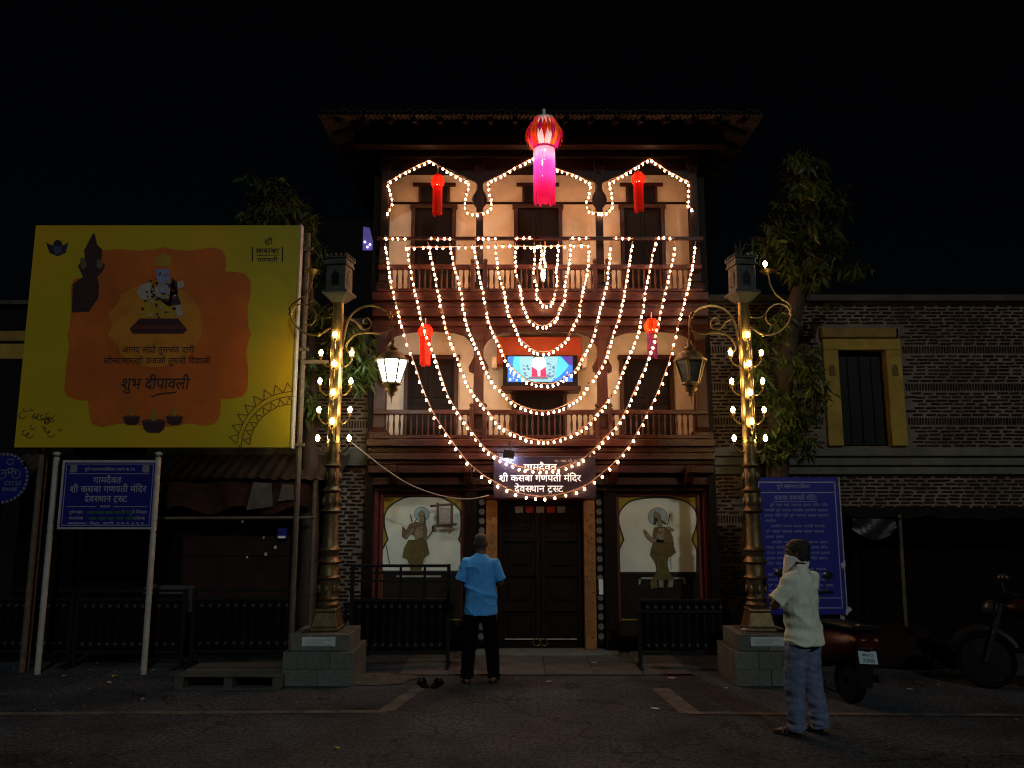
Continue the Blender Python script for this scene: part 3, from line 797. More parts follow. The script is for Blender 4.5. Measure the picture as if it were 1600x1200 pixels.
for j in range(6):
    for i in range(25):
        x = -5.0+i*.1; V.append((x, 10.32+.03*math.sin(i*.9)+.02*j*.2, 2.36-j*(.085+.012*math.sin(i*.8))))
for j in range(5):
    for i in range(24): a = j*25+i; F.append((a, a+1, a+26, a+25))
mb.raw(V, F); mb.build('cloth_valance', mat('red_brown_cloth', (.035,.014,.011), .85, spec=.1, var=.6, scale=3, bump=.4), KI, smooth=True)
mb = MB()
for (x, z, s) in ((-3.35,2.13,.16),(-3.0,2.17,.1)):
    mb.face([(x-s, 10.27, z-s*1.2),(x+s*1.2, 10.27, z-s*.9),(x+s, 10.27, z+s),(x-s*.5, 10.27, z+s*1.1)])
mb.build('patch', mat('pale_patch', (.07,.058,.05), .9, var=.4), KI)
kb('back_board', -6.9, -2.5, 10.9, 10.98, 0, 2.6, mat('stall_black', (.004,.0035,.0035), .85, spec=.05, var=.4))
dz = kb('plywood_door', Xu(285,900,10.6), Xu(452,900,10.6), 10.55, 10.62, Zv(945,10.6), Zv(838,10.6), mat('brown_ply', (.02,.011,.009), .7, spec=.12, var=.4, scale=5), .005)
kb('door_rail', Xu(285,900,10.6)+.01, Xu(452,900,10.6)-.01, 10.53, 10.549, Zv(868,10.6), Zv(858,10.6), MC['brown_ply'], .004, dz)
cb = MB(); cb.box(-4.75, -4.2, 10.2, 10.5, .62, .95, jit=.015)
tag(cb.build('storage_carton', mat('grey_carton', (.06,.058,.06), .8, var=.3), bev=.01), 'dim grey carton standing in the stall behind the right sign post', 'carton')
# small stickers and hooks glinting on the plywood
for i, (u, v, s) in enumerate(((379,815,.012),(412,840,.012),(430,855,.016),(415,866,.015),(386,871,.01))):
    mb = MB(); p = at(u, v, 10.5); mb.box(p[0]-s, p[0]+s, p[1], p[1]+.01, p[2]-s*1.3, p[2]+s*1.3, jit=.003); mb.build('hook', mat('pale_hook', (.4,.4,.38), .4, var=.1), KI)
mb = MB(); p = at(441, 839, 10.5); mb.box(p[0]-.06, p[0]+.06, 10.48, 10.52, p[2]-.02, p[2]+.12); mb.cm = 1; mb.box(p[0]-.05, p[0]+.05, 10.474, 10.479, p[2]-.015, p[2]+.015)
mb.build('meter_box', [BLUE, WHITEP], KI)

# far violet lit window seen in the gap
FV = thing('far_building', 'far dark building with one violet lit window beside the gatehouse', 'building', (-4.2, 22, 0))
mb = MB(); mb.box(-8, -2.0, 22, 26, 0, Zv(345, 22)); mb.build('wall', MC['sooty_wall'], FV)
p0 = at(567, 392, 22); p1 = at(584, 357, 22)
mb = MB(); flat(mb, [(p0[0],p0[2]),(p1[0],p0[2]),(p1[0],Zv(379,22)),(Xu(578,360,22),p1[2]),(p0[0],Zv(355,22))], 21.95); w_ = mb.build('window', emit('violet_window', (.13,.10,.42), .35), FV)
for u, v in ((570,378),(574,386),(578,382)):
    p = at(u, v, 21.9); mb = MB(); mb.sphere((p[0], 21.9, p[2]), .035, 8, 6); mb.build('lamp', emit('violet_lamp', (.8,.75,1), 2.5), w_)

# ------------------------------------------------------------------ billboard
YBB = 9.6
bx0, bx1, bz0, bz1 = Xu(22,700,YBB), Xu(454,698,YBB), Zv(699,YBB), Zv(352,YBB)
BB = thing('billboard', 'large yellow festival greeting billboard with orange centre panel', 'billboard', ((bx0+bx1)/2, YBB, 0))
mb = MB(); mb.box(bx0, bx1, YBB, YBB+.09, bz0, bz1); mb.cm = 1
# yellow-green printed gradient as part of the print itself
m = mat('billboard_yellow', (.42,.34,.012), .5, var=.1, scale=2, bump=1.0, bscale=1.1)
nt = m.node_tree; N = nt.nodes; L = nt.links
nz = N.new('ShaderNodeTexNoise'); nz.inputs['Scale'].default_value = .55; tcn = N.new('ShaderNodeTexCoord'); L.new(tcn.outputs['Object'], nz.inputs[0])
cr = N.new('ShaderNodeValToRGB'); cr.color_ramp.elements[0].color = (.52,.31,.004,1); cr.color_ramp.elements[1].color = (.40,.33,.005,1); cr.color_ramp.elements[0].position = .4; cr.color_ramp.elements[1].position = .62
L.new(nz.outputs[0], cr.inputs[0]); L.new(cr.outputs[0], N['Principled BSDF'].inputs['Base Color'])
mb.build('panel', [m], BB)
mb = MB(); mb.box(bx1+.001, bx1+.02, YBB-.01, YBB+.1, bz0-.01, bz1+.01); mb.build('side_edge', GALV, BB)
for x in (bx0+.25, bx1+.06):
    mb = MB(); mb.tube([(x, YBB+.17, 0), (x, YBB+.17, bz1-.05)], .035, 8); mb.build('post', RUST, BB)
for z in (bz0+.02, bz0+1.25, bz1-.3):
    mb = MB(); mb.box(bx0+.1, bx1+.14, YBB+.095, YBB+.135, z, z+.04); mb.build('batten', RUST, BB)
mb = MB(); mb.box(bx1+.05, bx1+.40, YBB+.12, YBB+.16, Zv(565,YBB), Zv(560,YBB)); mb.build('strut', RUST, BB)
ZB = zoomer(0, 330, 3.158, YBB)
def pr(name, m, polys, k=1, parent=None):
    mb = MB()
    for p in polys: flat(mb, [ZB(*q) for q in p], YBB-.0015*k)
    return mb.build(name, m, parent or BB)
ORA = mat('print_orange', (.44,.095,.004), .6, var=.25, scale=1.5); MAR = mat('print_maroon', (.03,.004,.008), .6, var=.2); DKB = mat('print_dark', (.015,.008,.012), .6); GLD = mat('print_gold', (.34,.21,.01), .6, var=.2, scale=4)
CRM = mat('print_cream', (.34,.28,.26), .6, var=.2, scale=15); BLU = mat('print_greyblue', (.2,.21,.38), .6, var=.2, scale=12); RD = mat('print_red', (.09,.01,.008), .6, var=.2); FLM = mat('print_flame', (.24,.15,.02), .6)
op = [(520,192),(600,186),(680,195),(760,190),(810,176),(860,190),(940,195),(1010,184),(1060,180),(1095,190),(1112,220),(1115,260),(1110,298),(1165,300),(1212,310),(1236,345),(1240,390),(1226,460),(1222,520),(1228,575),(1240,605),(1226,640),(1215,690),(1225,780),(1222,880),(1195,915),(1150,925),(1090,928),(1088,1005),(1060,1050),(1010,1060),(930,1046),(860,1062),(760,1068),(660,1050),(590,1048),(500,1066),(455,1050),(440,1000),(434,936),(370,930),(328,912),(316,872),(330,740),(342,660),(332,605),(345,560),(352,460),(350,375),(365,335),(430,322),(440,300),(440,240),(460,205)]
pr('centre_panel', ORA, [op])
lob = [(i/24, 0) for i in range(24)]
pr('glow_patch', mat('print_amber', (.46,.17,.008), .6, var=.2), [[(770+230*math.cos(a*.2618)*(1+.06*math.sin(a*3)), 560+210*math.sin(a*.2618)) for a in range(24)]], 2)
# deity statue print
st_ = pr('statue_base', MAR, [[(690,530),(880,530),(925,585),(905,605),(655,605),(640,580)]], 3)
pr('statue_base_band', RD, [[(665,562),(905,562),(915,582),(652,582)]], 4)
pr('statue_body', CRM, [[(700,360),(745,350),(750,430),(700,440),(676,400)], [(765,375),(835,370),(840,420),(800,450),(755,430)], [(850,430),(885,430),(905,510),(870,525),(845,470)], [(870,350),(905,340),(910,372),(880,385)]], 3)
pr('statue_robe', GLD, [[(720,450),(760,425),(850,460),(880,520),(700,525)], [(760,270),(770,230),(810,205),(840,225),(845,270)]], 4)
pr('statue_trunk', BLU, [[(772,285),(835,285),(838,340),(828,395),(805,425),(785,400),(775,350)]], 5)
pr('statue_sash', DKB, [[(740,400),(760,350),(770,420),(850,440),(880,400),(875,350),(850,330),(895,460),(830,470)]], 4)
sm_ = MB(); rs_ = random.Random(4)
for k in range(90):
    x_, y_ = rs_.uniform(680,905), rs_.uniform(300,525)
    if abs(x_-790) > 20+(y_-280)*.42: continue
    r_ = rs_.uniform(4,11); sm_.cm = rs_.randrange(4)
    flat(sm_, [ZB(x_+r_*math.cos(a*1.05+k), y_+r_*.8*math.sin(a*1.05+k)) for a in range(6)], YBB-.0085-.00001*k)
stuff(sm_.build('statue_ornament', [GLD, MAR, CRM, RD], BB))
stuff((lambda m_: ([stroke(m_, [ZB(x_, 312), ZB(x_+8, 318), ZB(x_+14, 312)], .008, YBB-.009) for x_ in (780, 812)], m_.build('statue_eyes', DKB, BB))[1])(MB()))
# hanging lantern print
pr('printed_lantern', MAR, [[(460,110),(468,110),(480,165),(500,185),(510,195),(415,195),(430,165)], [(415,195),(505,195),(500,250),(520,265),(505,300),(480,325),(490,360),(485,430),(440,495),(355,500),(360,360),(410,325),(385,270),(420,225)]], 3)
pr('printed_lantern_window', mat('print_dullgold', (.11,.08,.035), .6), [[(395,235),(420,228),(430,270),(405,292)], [(480,235),(515,255),(500,285),(478,275)]], 4)
# oil lamps
for cx_, cy_, s in ((650,1030,1.0),(760,1058,1.4),(862,1030,1.0)):
    lp = pr('printed_oil_lamp', MAR, [[(cx_-42*s,cy_-16*s),(cx_+42*s,cy_-16*s),(cx_+36*s,cy_+12*s),(cx_+20*s,cy_+25*s),(cx_-20*s,cy_+25*s),(cx_-36*s,cy_+12*s)]], 4)
    pr('rim', mat('print_brown', (.07,.022,.014), .6), [[(cx_+42*s*math.cos(a*.5236), cy_-17*s+6*s*math.sin(a*.5236)) for a in range(12)]], 5, lp)
    pr('flame', FLM, [[(cx_-8*s,cy_-18*s),(cx_-12*s,cy_-35*s),(cx_,cy_-68*s),(cx_+12*s,cy_-35*s),(cx_+8*s,cy_-18*s)]], 6, lp)
# mandala arc
mb = MB()
arc = [(1180,1155)]
for a in range(13):
    t = math.pi/2*a/12; arc.append((1455-265*math.cos(t), 1175-262*math.sin(t)))
stroke(mb, [ZB(*q) for q in arc], .012, YBB-.003)
for a in range(1, 9):
    t = math.pi/2*a/8.6
    for rad, s in ((300,30),(235,22)):
        c = (1455-rad*math.cos(t), 1175-rad*math.sin(t)); d = (-math.cos(t), -math.sin(t)); e = (-d[1], d[0])
        tri = [(c[0]-d[0]*s*.5+e[0]*s*.8, c[1]-d[1]*s*.5+e[1]*s*.8), (c[0]+d[0]*s, c[1]+d[1]*s), (c[0]-d[0]*s*.5-e[0]*s*.8, c[1]-d[1]*s*.5-e[1]*s*.8)]
        tri = [q for q in tri]
        if all(q[0] < 1452 and q[1] < 1162 for q in tri): stroke(mb, [ZB(*q) for q in tri+tri[:1]], .011, YBB-.003)
mb.build('mandala_print', mat('print_rust', (.09,.045,.006), .6), BB)
mb = MB()
for k in range(26):
    x, y = random.uniform(110,330), random.uniform(930,1130)
    if (x-110)/220+(1130-y)/200 < 1.25:
        r = random.uniform(8,22); stroke(mb, [ZB(x+r*math.cos(a*.9), y+r*math.sin(a*.9)*.8) for a in range(6)], .01, YBB-.003)
stuff(mb.build('floral_print', MC['print_rust'], BB))
mb = MB(); text_on(mb, 'd1', ZB(780,700)[0], ZB(0,698)[1], YBB-.004, .085, (ZB(955,700)[0]-ZB(600,700)[0])); text_on(mb, 'd2', ZB(775,750)[0], ZB(0,752)[1], YBB-.004, .085, (ZB(1040,750)[0]-ZB(510,750)[0])); mb.build('lettering', MAR, BB)
mb = MB(); text_on(mb, 'd3', ZB(765,870)[0], ZB(0,878)[1], YBB-.004, .16, (ZB(935,870)[0]-ZB(600,870)[0]), slant=.1)
stroke(mb, [ZB(750,915), ZB(790,902), ZB(870,893)], .018, YBB-.004); mb.build('lettering', MC['print_dark'], BB)
mb = MB()
text_on(mb, 'e1', ZB(1325,165)[0], ZB(0,165)[1], YBB-.004, .085); text_on(mb, 'e2', ZB(1320,205)[0], ZB(0,208)[1], YBB-.004, .075, ZB(1380,0)[0]-ZB(1265,0)[0]); text_on(mb, 'e3', ZB(1320,245)[0], ZB(0,250)[1], YBB-.004, .06, ZB(1370,0)[0]-ZB(1268,0)[0])
for x in (1246, 1394): stroke(mb, [ZB(x,178), ZB(x,248)], .018, YBB-.004)
stroke(mb, [ZB(1268,218), ZB(1380,216)], .008, YBB-.004); mb.build('temple_emblem', MAR, BB)
em = pr('round_emblem', mat('print_navy', (.008,.008,.04), .6), [[(228,155),(262,170),(268,150),(285,140),(305,150),(310,170),(338,155),(325,205),(285,222),(245,205)]], 3)
pr('emblem_centre', mat('print_mauve', (.06,.05,.10), .6), [[(265,175),(308,175),(305,205),(285,214),(268,205)]], 4, em)

# ------------------------------------------------------------------ blue trust sign on two posts
YS = 9.65
TS = thing('trust_sign', 'blue notice board with white lettering on two tall white posts', 'sign', ((Xu(58,1055,YS)+Xu(225,1055,YS))/2, YS, 0))
lx, rx = Xu(58,1056,YS), Xu(224,1056,YS)
for x in (lx, rx):
    mb = MB(); mb.tube([(x, YS, 0), (x, YS, 1.66)], .036, 10); mb.tube([(x, YS, 1.66), (x, YS, 1.69)], .03, 10); mb.tube([(x, YS, 1.69), (x, YS, Zv(714,YS))], .036, 10)
    mb.sphere((x, YS, Zv(710,YS)+.005), .05, 10, 6, .6); mb.build('post', GALV, TS, smooth=True)
sx0, sx1, sz0, sz1 = Xu(90,826,YS), Xu(242,826,YS), Zv(827,YS), Zv(719,YS)
mb = MB(); mb.box(sx0, sx1, YS-.02, YS+.015, sz0, sz1); bd = mb.build('board', GALV, TS, bev=.004)
mb = MB(); mb.box(sx0+.035, sx1-.035, YS-.026, YS-.019, sz0+.03, sz1-.03); mb.build('face', BLUE, bd)
LET = mat('pale_lettering', (.27,.27,.36), .6, var=.1)
sc_ = (sx0+sx1)/2; W = sx1-sx0
def sz(f): return sz0+(sz1-sz0)*f
mb = MB()
e = .06
stroke(mb, [(sx0+e,sz0+.05),(sx1-e,sz0+.05),(sx1-e,sz1-.05),(sx0+e,sz1-.05),(sx0+e,sz0+.05)], .008, YS-.0275)
stroke(mb, [(sx0+.1,sz(.8)),(sx1-.1,sz(.8))], .007, YS-.0275); stroke(mb, [(sx0+.1,sz(.325)),(sc_-.13,sz(.325))], .007, YS-.0275); stroke(mb, [(sc_+.08,sz(.325)),(sx1-.1,sz(.325))], .007, YS-.0275)
text_on(mb, 'b0', sc_, sz(.845), YS-.028, .04, W*.52); text_on(mb, 'a1', sc_-.02, sz(.665), YS-.028, .085, W*.29)
text_on(mb, 'a2', sc_, sz(.535), YS-.028, .085, W*.79); text_on(mb, 'a3', sc_-.02, sz(.395), YS-.028, .085, W*.44)
text_on(mb, 'b5', sc_-.02, sz(.31), YS-.028, .032); text_on(mb, 'b6', sx0+.14, sz(.225), YS-.028, .04, anchor='l'); text_on(mb, 'b7', sx1-.1, sz(.225), YS-.028, .04, W*.26, anchor='r')
text_on(mb, 'b9', sx0+.14, sz(.14), YS-.028, .038, anchor='l'); text_on(mb, 'b9', sx1-.12, sz(.14), YS-.028, .038, anchor='r'); text_on(mb, 'b8', sc_, sz(.07), YS-.028, .03, W*.78)
mb.build('lettering', LET, bd)
mb = MB()
for i in range(5):
    x = sx0+.36+i*.115; flat(mb, [(x,sz(.225)),(x+.1,sz(.225)),(x+.1,sz(.262)),(x,sz(.262))], YS-.028); flat(mb, [(x+.03,sz(.14)),(x+.12,sz(.14)),(x+.12,sz(.175)),(x+.03,sz(.175))], YS-.028)
mb.build('green_text_strip', mat('green_strip', (.01,.08,.05), .7), bd)
for x in (sx0+.15, sx1-.15):
    mb = MB(); mb.box(x-.042, x+.042, YS-.031, YS-.026, sz(.82), sz(.925)); mb.build('emblem', mat('emblem_grey', (.15,.16,.19), .7, var=.6, scale=60), bd)
for z in (sz0+.08, sz1-.1):
    for a, b in ((lx, sx0), (sx1, rx)):
        mb = MB(); mb.box(min(a,b)-.0, max(a,b)+.01, YS-.01, YS+.01, z, z+.025); mb.build('clip', IRON, TS)

# round cycle sign, cut by the frame edge
YC = 10.0
cxs, czs = Xu(6,747,YC), Zv(747,YC); rr = .33
CS = thing('cycle_sign', 'round blue cycle sign with white ring at the street edge', 'sign', (cxs, YC, 0))
mb = MB(); mb.lathe([(rr,-.01),(rr,.01)], n=36); V2 = [(x+cxs, YC+z, czs+y) for x, y, z in mb.v]; mb.v = V2; mb.build('disc', BLUE, CS)
mb = MB(); stroke(mb, [(cxs+(rr-.02)*math.cos(a*.1745), czs+(rr-.02)*math.sin(a*.1745)) for a in range(37)], .03, YC-.013)
stroke(mb, [(cxs+.16+.055*math.cos(a*.5236), czs+.05+.055*math.sin(a*.5236)) for a in range(13)], .012, YC-.013); stroke(mb, [(cxs-.02+.055*math.cos(a*.5236), czs+.05+.055*math.sin(a*.5236)) for a in range(13)], .012, YC-.013)
stroke(mb, [(cxs-.02,czs+.05),(cxs+.05,czs+.12),(cxs+.13,czs+.12),(cxs+.16,czs+.05)], .012, YC-.013); stroke(mb, [(cxs+.05,czs+.12),(cxs+.07,czs+.05),(cxs+.13,czs+.12)], .012, YC-.013)
stroke(mb, [(cxs+.07+.045*math.cos(a*.5236), czs+.21+.035*math.sin(a*.5236)) for a in range(13)], .014, YC-.013)
text_on(mb, 'f1', cxs+.13, czs-.09, YC-.013, .055); text_on(mb, 'f2', cxs+.10, czs-.165, YC-.013, .05); mb.build('symbols', MC['emblem_grey'], CS)
mb = MB(); mb.tube([(cxs-.1, YC+.05, 0), (cxs-.1, YC+.05, czs+.3)], .03, 8); mb.build('post', GALV, CS)
mb = MB(); mb.tube([(Xu(40,1055,9.9), 9.9, 0), (Xu(40,1055,9.9), 9.9, Zv(712,9.9))], .033, 8)
tag(mb.build('steel_post', RUST), 'bare dull steel post standing left of the blue notice board', 'post')

# ------------------------------------------------------------------ iron barricades
BAR = mat('barricade_bar', (.009,.009,.011), .5, spec=.15, var=.3, rnd=.2)
bm_ = MB(); bm_.box(-.007,.007,-.007,.007,0,.62); BARM = bm_.mesh('bar', BAR)
bm_ = MB(); bm_.lathe([(.018,-.01),(.024,0),(.018,.01)], n=8); KNOB = bm_.mesh('rivet', mat('grey_rivet', (.035,.035,.038), .5, var=.1))
def barricade(label, x0, x1, y, top, rz=0):
    B = thing('iron_barricade', label, 'barricade', ((x0+x1)/2, y, 0), 'iron barricades')
    for z in (.18, .82, top):
        mb = MB(); mb.box(x0, x1, y-.02, y+.02, z-.018, z+.018); mb.build('rail', IRON, B, bev=.004)
    for x in (x0, x1):
        mb = MB(); mb.box(x-.022, x+.022, y-.024, y+.024, 0, top+.02); mb.build('post', IRON, B, bev=.004)
        mb = MB(); mb.box(x-.02, x+.02, y-.2, y+.2, 0, .035); mb.build('foot', IRON, B, bev=.004)
    n = int((x1-x0)/.1)
    for k in range(1, n):
        x = x0+(x1-x0)*k/n
        link('bar', BARM, B, (x, y, .2))
        link('rivet', KNOB, B, (x, y-.025, .74), rot=(R(90),0,0)); link('rivet', KNOB, B, (x, y-.025, .28), rot=(R(90),0,0))
    if top > .95:
        for z in (top-.09, top-.19):
            mb = MB(); mb.box(x0+.02, x1-.02, y-.012, y+.012, z-.012, z+.012); mb.build('rail', IRON, B)
        for k in (1, 2, 3):
            x = x0+(x1-x0)*k/4; mb = MB(); mb.box(x-.015, x+.015, y-.014, y+.014, .83, top-.02); mb.build('upright', IRON, B)
    mb = MB(); mb.box(x0+.02, x1-.02, y+.004, y+.008, .22, .80); mb.build('back_sheet', mat('barricade_sheet', (.0035,.0035,.004), .8, spec=.05, var=.3), B)
    return B
barricade('tall iron barricade in front of the west mural beside the blue-shirted man', Xu(548,1000,10.0), Xu(700,1000,10.0), 10.0, Zv(884,10.0))
barricade('low iron barricade in front of the east mural', Xu(1000,1000,9.95), Xu(1140,1000,9.95), 9.95, Zv(955,9.95))
barricade('iron barricade between the posts of the blue notice board', -5.5, -4.15, 10.05, .93)
barricade('iron barricade just left of the west lamp plinth', -4.05, -2.75, 10.1, .93)
barricade('iron barricade nearest the left picture edge', -7.0, -5.6, 10.1, .93)
# ------------------------------------------------------------------ brass lamp posts
YL = 9.42
PXM = YL/1200.0
bl = MB(); bl.lathe([(.004,-.036),(.015,-.029),(.023,-.011),(.025,.005),(.021,.022),(.011,.036),(.003,.043)], n=10)
LBM = bl.mesh('candle_bulb', LBULB, smooth=True, angle=80)
cup = MB(); cup.lathe([(.006,-.10),(.012,-.085),(.02,-.075),(.014,-.06),(.034,-.048),(.038,-.036),(.02,-.036)], n=10)
CUPM = cup.mesh('bulb_cup', BRASS, smooth=True, angle=50)
blk = []
for k in range(5):
    mb = MB(); mb.box(-.5,.5,-.5,.5,-.5,.5, jit=.008); blk.append(mb.mesh('stone_block', STONE))
Z3 = lambda zx, zy: ((430+zx/3.332-527)*PXM/ .985, Zv(370+zy/3.332, YL))
def lamp_post(x, side, lit, label):
    """side=+1: lantern arm points to +x"""
    LP = thing('lamp_post', label, 'lamp post', (x, YL, 0), 'brass street lamp posts')
    ph = .40; pu = .335
    pl = MB(); pl.box(x-ph+.02, x+ph-.02, YL-ph+.02, YL+ph-.02, 0, .37); pl.box(x-pu+.02, x+pu-.02, YL-pu+.02, YL+pu-.02, .37, .55)
    pl = pl.build('plinth', mat('plinth_joint', (.05,.05,.048), .9, var=.3), LP)
    def block(bx, by, bz, sx, sy, szz):
        o = link('stone_block', random.choice(blk), pl, (bx, by, bz)); o.scale = (sx, sy, szz); o.rotation_euler = (0, 0, random.choice((0, math.pi)))
        b = o.modifiers.new('bevel', 'BEVEL'); b.width = .012; b.segments = 2
    def course(h, z, n, hz):
        w = 2*h/n; d = 2*(h-.09)/n
        for k in range(n):
            for s_ in (-1, 1):
                block(x-h+w*(k+.5), YL+s_*(h-.045), z, w-.006, .09, hz)
                block(x+s_*(h-.045), YL-(h-.09)+d*(k+.5), z, .09, d-.006, hz)
    course(ph, .093, 2, .18); course(ph, .278, 3, .18); course(pu, .462, 2, .176)
    pq = MB(); pq.box(x-.20, x+.18, YL-pu-.016, YL-pu-.006, .425, .525); pq = pq.build('plaque', mat('pale_plaque', (.48,.56,.56), .5, var=.12), pl)
    mb = MB()
    for j, zz in enumerate((.495,.465,.44)):
        stroke(mb, [(x-.16,zz),(x+.05+.08*(j!=1),zz)], .008, YL-pu-.019)
    mb.build('engraved_lines', mat('plaque_ink', (.2,.25,.27), .6), pq)
    # shaft: profile in (radius, height above plinth)
    k = 1.0
    z0 = .55
    base = MB(); base.frustum(x, YL, z0, z0+.05, .17, .17, .165, .165); base.frustum(x, YL, z0+.05, z0+.22, .16, .16, .12, .12); base.frustum(x, YL, z0+.22, z0+.26, .135, .135, .125, .125)
    base.build('pole_base', BRASSD, LP, bev=.012)
    prof = [(.12,.26),(.13,.28),(.135,.30),(.12,.32),(.105,.335),(.115,.35),(.125,.365),(.105,.38),(.1,.40),(.115,.55),(.12,.585),(.135,.595),(.14,.61),(.12,.625),(.11,.64),(.105,.76),(.13,.775),(.142,.79),(.125,.81),(.11,.83),(.10,.85),(.108,.90),(.125,.92),(.13,.935),(.108,.95),
            (.095,.98),(.085,1.3),(.088,1.36),(.12,1.375),(.13,1.39),(.105,1.41),(.09,1.43),(.092,1.47),(.10,1.55),(.09,1.60),(.115,1.62),(.12,1.635),(.09,1.655),(.075,1.68),(.08,1.74),(.095,1.80),(.085,1.86),(.078,1.90),(.105,1.92),(.112,1.935),(.09,1.95),(.082,1.98),(.078,2.2),(.088,2.21),(.075,2.23),(.07,2.5),(.07,3.2),(.066,4.0),(.075,4.02),(.06,4.06)]
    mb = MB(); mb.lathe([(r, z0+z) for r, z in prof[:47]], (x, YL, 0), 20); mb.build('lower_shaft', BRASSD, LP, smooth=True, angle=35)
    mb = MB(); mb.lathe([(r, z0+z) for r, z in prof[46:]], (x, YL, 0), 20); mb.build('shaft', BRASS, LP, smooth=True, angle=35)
    # fluted leaves / mouldings
    for zz, r, n in ((1.80,.09,6),(1.5,.1,8),(.47,.118,8)):
        for q in range(n):
            a = 2*math.pi*q/n; cx_, cy_ = x+r*math.cos(a), YL+r*math.sin(a)
            mb = MB(); mb.lathe([(.003,-.05),(.016,-.03),(.02,0),(.012,.04),(.003,.055)], (cx_, cy_, z0+zz), 6); mb.build('leaf_boss', BRASSD, LP, smooth=True)
    for a in (-.55, .55, math.pi-.55, math.pi+.55):
        mb = MB(); cx_, cy_ = x+.088*math.sin(a), YL-.088*math.cos(a); mb.tube([(cx_, cy_, z0+2.25), (cx_, cy_, z0+3.62)], .013, 7); mb.build('rib', BRASS, LP, smooth=True)
    # little shrine box on top
    zb = Zv(474, YL); rz = R(-9)*side
    bx = MB(); bx.frustum(x, YL, zb, zb+.10, .06, .06, .158, .158, rz); bx.frustum(x, YL, zb+.10, zb+.14, .168, .168, .168, .168, rz)
    bx.frustum(x, YL, zb+.14, zb+.47, .128, .128, .124, .124, rz); bx.frustum(x, YL, zb+.47, zb+.50, .146, .146, .146, .146, rz); bx.frustum(x, YL, zb+.50, zb+.55, .135, .135, .135, .135, rz); bx.frustum(x, YL, zb+.55, zb+.575, .154, .154, .154, .154, rz)
    SHB = mat('grey_shrine_stone', (.06,.064,.052), .75, var=.35, scale=8, bump=.3)
    bx = bx.build('shrine_box', SHB, LP, bev=.006)
    nm = MB(); nm.prism([(-.05,-.09),(.05,-.09),(.05,.03),(.035,.06),(.02,.07),(0,.10),(-.02,.07),(-.035,.06),(-.05,.03)], -.004, .01); 
    nf = MB(); nf.prism([(-.066,-.105),(.066,-.105),(.066,.04),(.04,.085),(0,.125),(-.04,.085),(-.066,.04)], -.003, .006)
    NM = nm.mesh('niche', BLACKP); NF = nf.mesh('niche_frame', SHB)
    for q in range(4):
        a = rz+q*math.pi/2; d = Vector((math.sin(a), -math.cos(a), 0))*.129
        for me, off, nme in ((NF, .0, 'niche_frame'), (NM, .004, 'niche')):
            link(nme, me, bx, (x+d.x*(1+off*6), YL+d.y*(1+off*6), zb+.30), rot=(0,0,a))
    for q in range(4):
        a = rz+q*math.pi/2
        for j in range(5):
            t = (j-2)*.064; px, py = t*math.cos(a)+.142*math.sin(a), t*math.sin(a)-.142*math.cos(a)
            mb = MB(); mb.lathe([(.018,0),(.021,.018),(.01,.035),(.002,.048)], (x+px, YL+py, zb+.575), 6); mb.build('merlon', SHB, bx)
    # scroll arms
    def sc(pts, r, name, mir=False, n=6):
        q = [(x+side*Z3(*p)[0], YL, Z3(*p)[1]) for p in pts]
        mb = MB(); s_ = spline(q, 7); N_ = len(s_); mb.tube(s_, [r*(1-.35*i/N_) for i in range(N_)], n+1); return mb.build(name, BRASS, LP, smooth=True)
    sc([(345,590),(358,520),(366,470),(388,415),(430,375),(490,358),(550,372),(592,405),(610,450),(596,486),(545,504),(485,500),(425,508),(388,538),(370,575),(385,602),(405,597),(408,580),(396,578)], .017, 'scroll_arm')
    sc([(380,425),(420,445),(450,480),(485,478),(498,450),(482,425),(460,428),(455,448),(472,452)], .012, 'scroll')
    sc([(330,440),(290,470),(240,503),(195,511),(140,494),(95,452),(72,400),(78,355),(112,328),(150,295),(174,250),(182,200)], .016, 'scroll_arm')
    sc([(74,395),(98,360),(150,352),(196,385),(206,425),(185,458),(160,455),(152,438),(168,428)], .012, 'scroll')
    sc([(335,378),(300,385),(285,418),(240,422),(205,400)], .010, 'scroll')
    for p in ((72,375),(72,400),(225,510),(600,415),(590,400)):
        q = Z3(*p); mb = MB(); mb.sphere((x+side*q[0], YL, q[1]), .03, 8, 6); mb.build('scroll_boss', BRASS, LP, smooth=True)
    q = Z3(184,190); mb = MB(); mb.lathe([(.012,-.03),(.03,-.015),(.09,.012),(.11,.03),(.105,.035),(.08,.022),(.01,.01)], (x+side*q[0], YL, q[1]), 16); mb.build('dish', BRASS, LP, smooth=True)
    # lantern
    q = Z3(613,440); lx_ = x+side*q[0]; zt = q[1]
    ZL = lambda zy: Zv(370+zy/3.332, YL)
    mb = MB(); mb.tube([(lx_, YL, zt), (lx_, YL, ZL(540))], .007, 6); mb.build('hanger', BRASSD, LP)
    ln = MB(); zr = ZL(640)
    ln.lathe([(.012,ZL(530)-zr),(.03,ZL(545)-zr),(.018,ZL(560)-zr),(.05,ZL(572)-zr),(.075,ZL(582)-zr),(.05,ZL(590)-zr),(.105,ZL(600)-zr),(.15,ZL(615)-zr),(.17,ZL(632)-zr),(.205,ZL(640)-zr),(.21,ZL(650)-zr),(.16,ZL(650)-zr)], (lx_, YL, zr), 18)
    ln = ln.build('lantern_cap', BRASSD, LP, smooth=True)
    zt_, zb_ = ZL(650), ZL(762); rt, rb_ = .182, .10
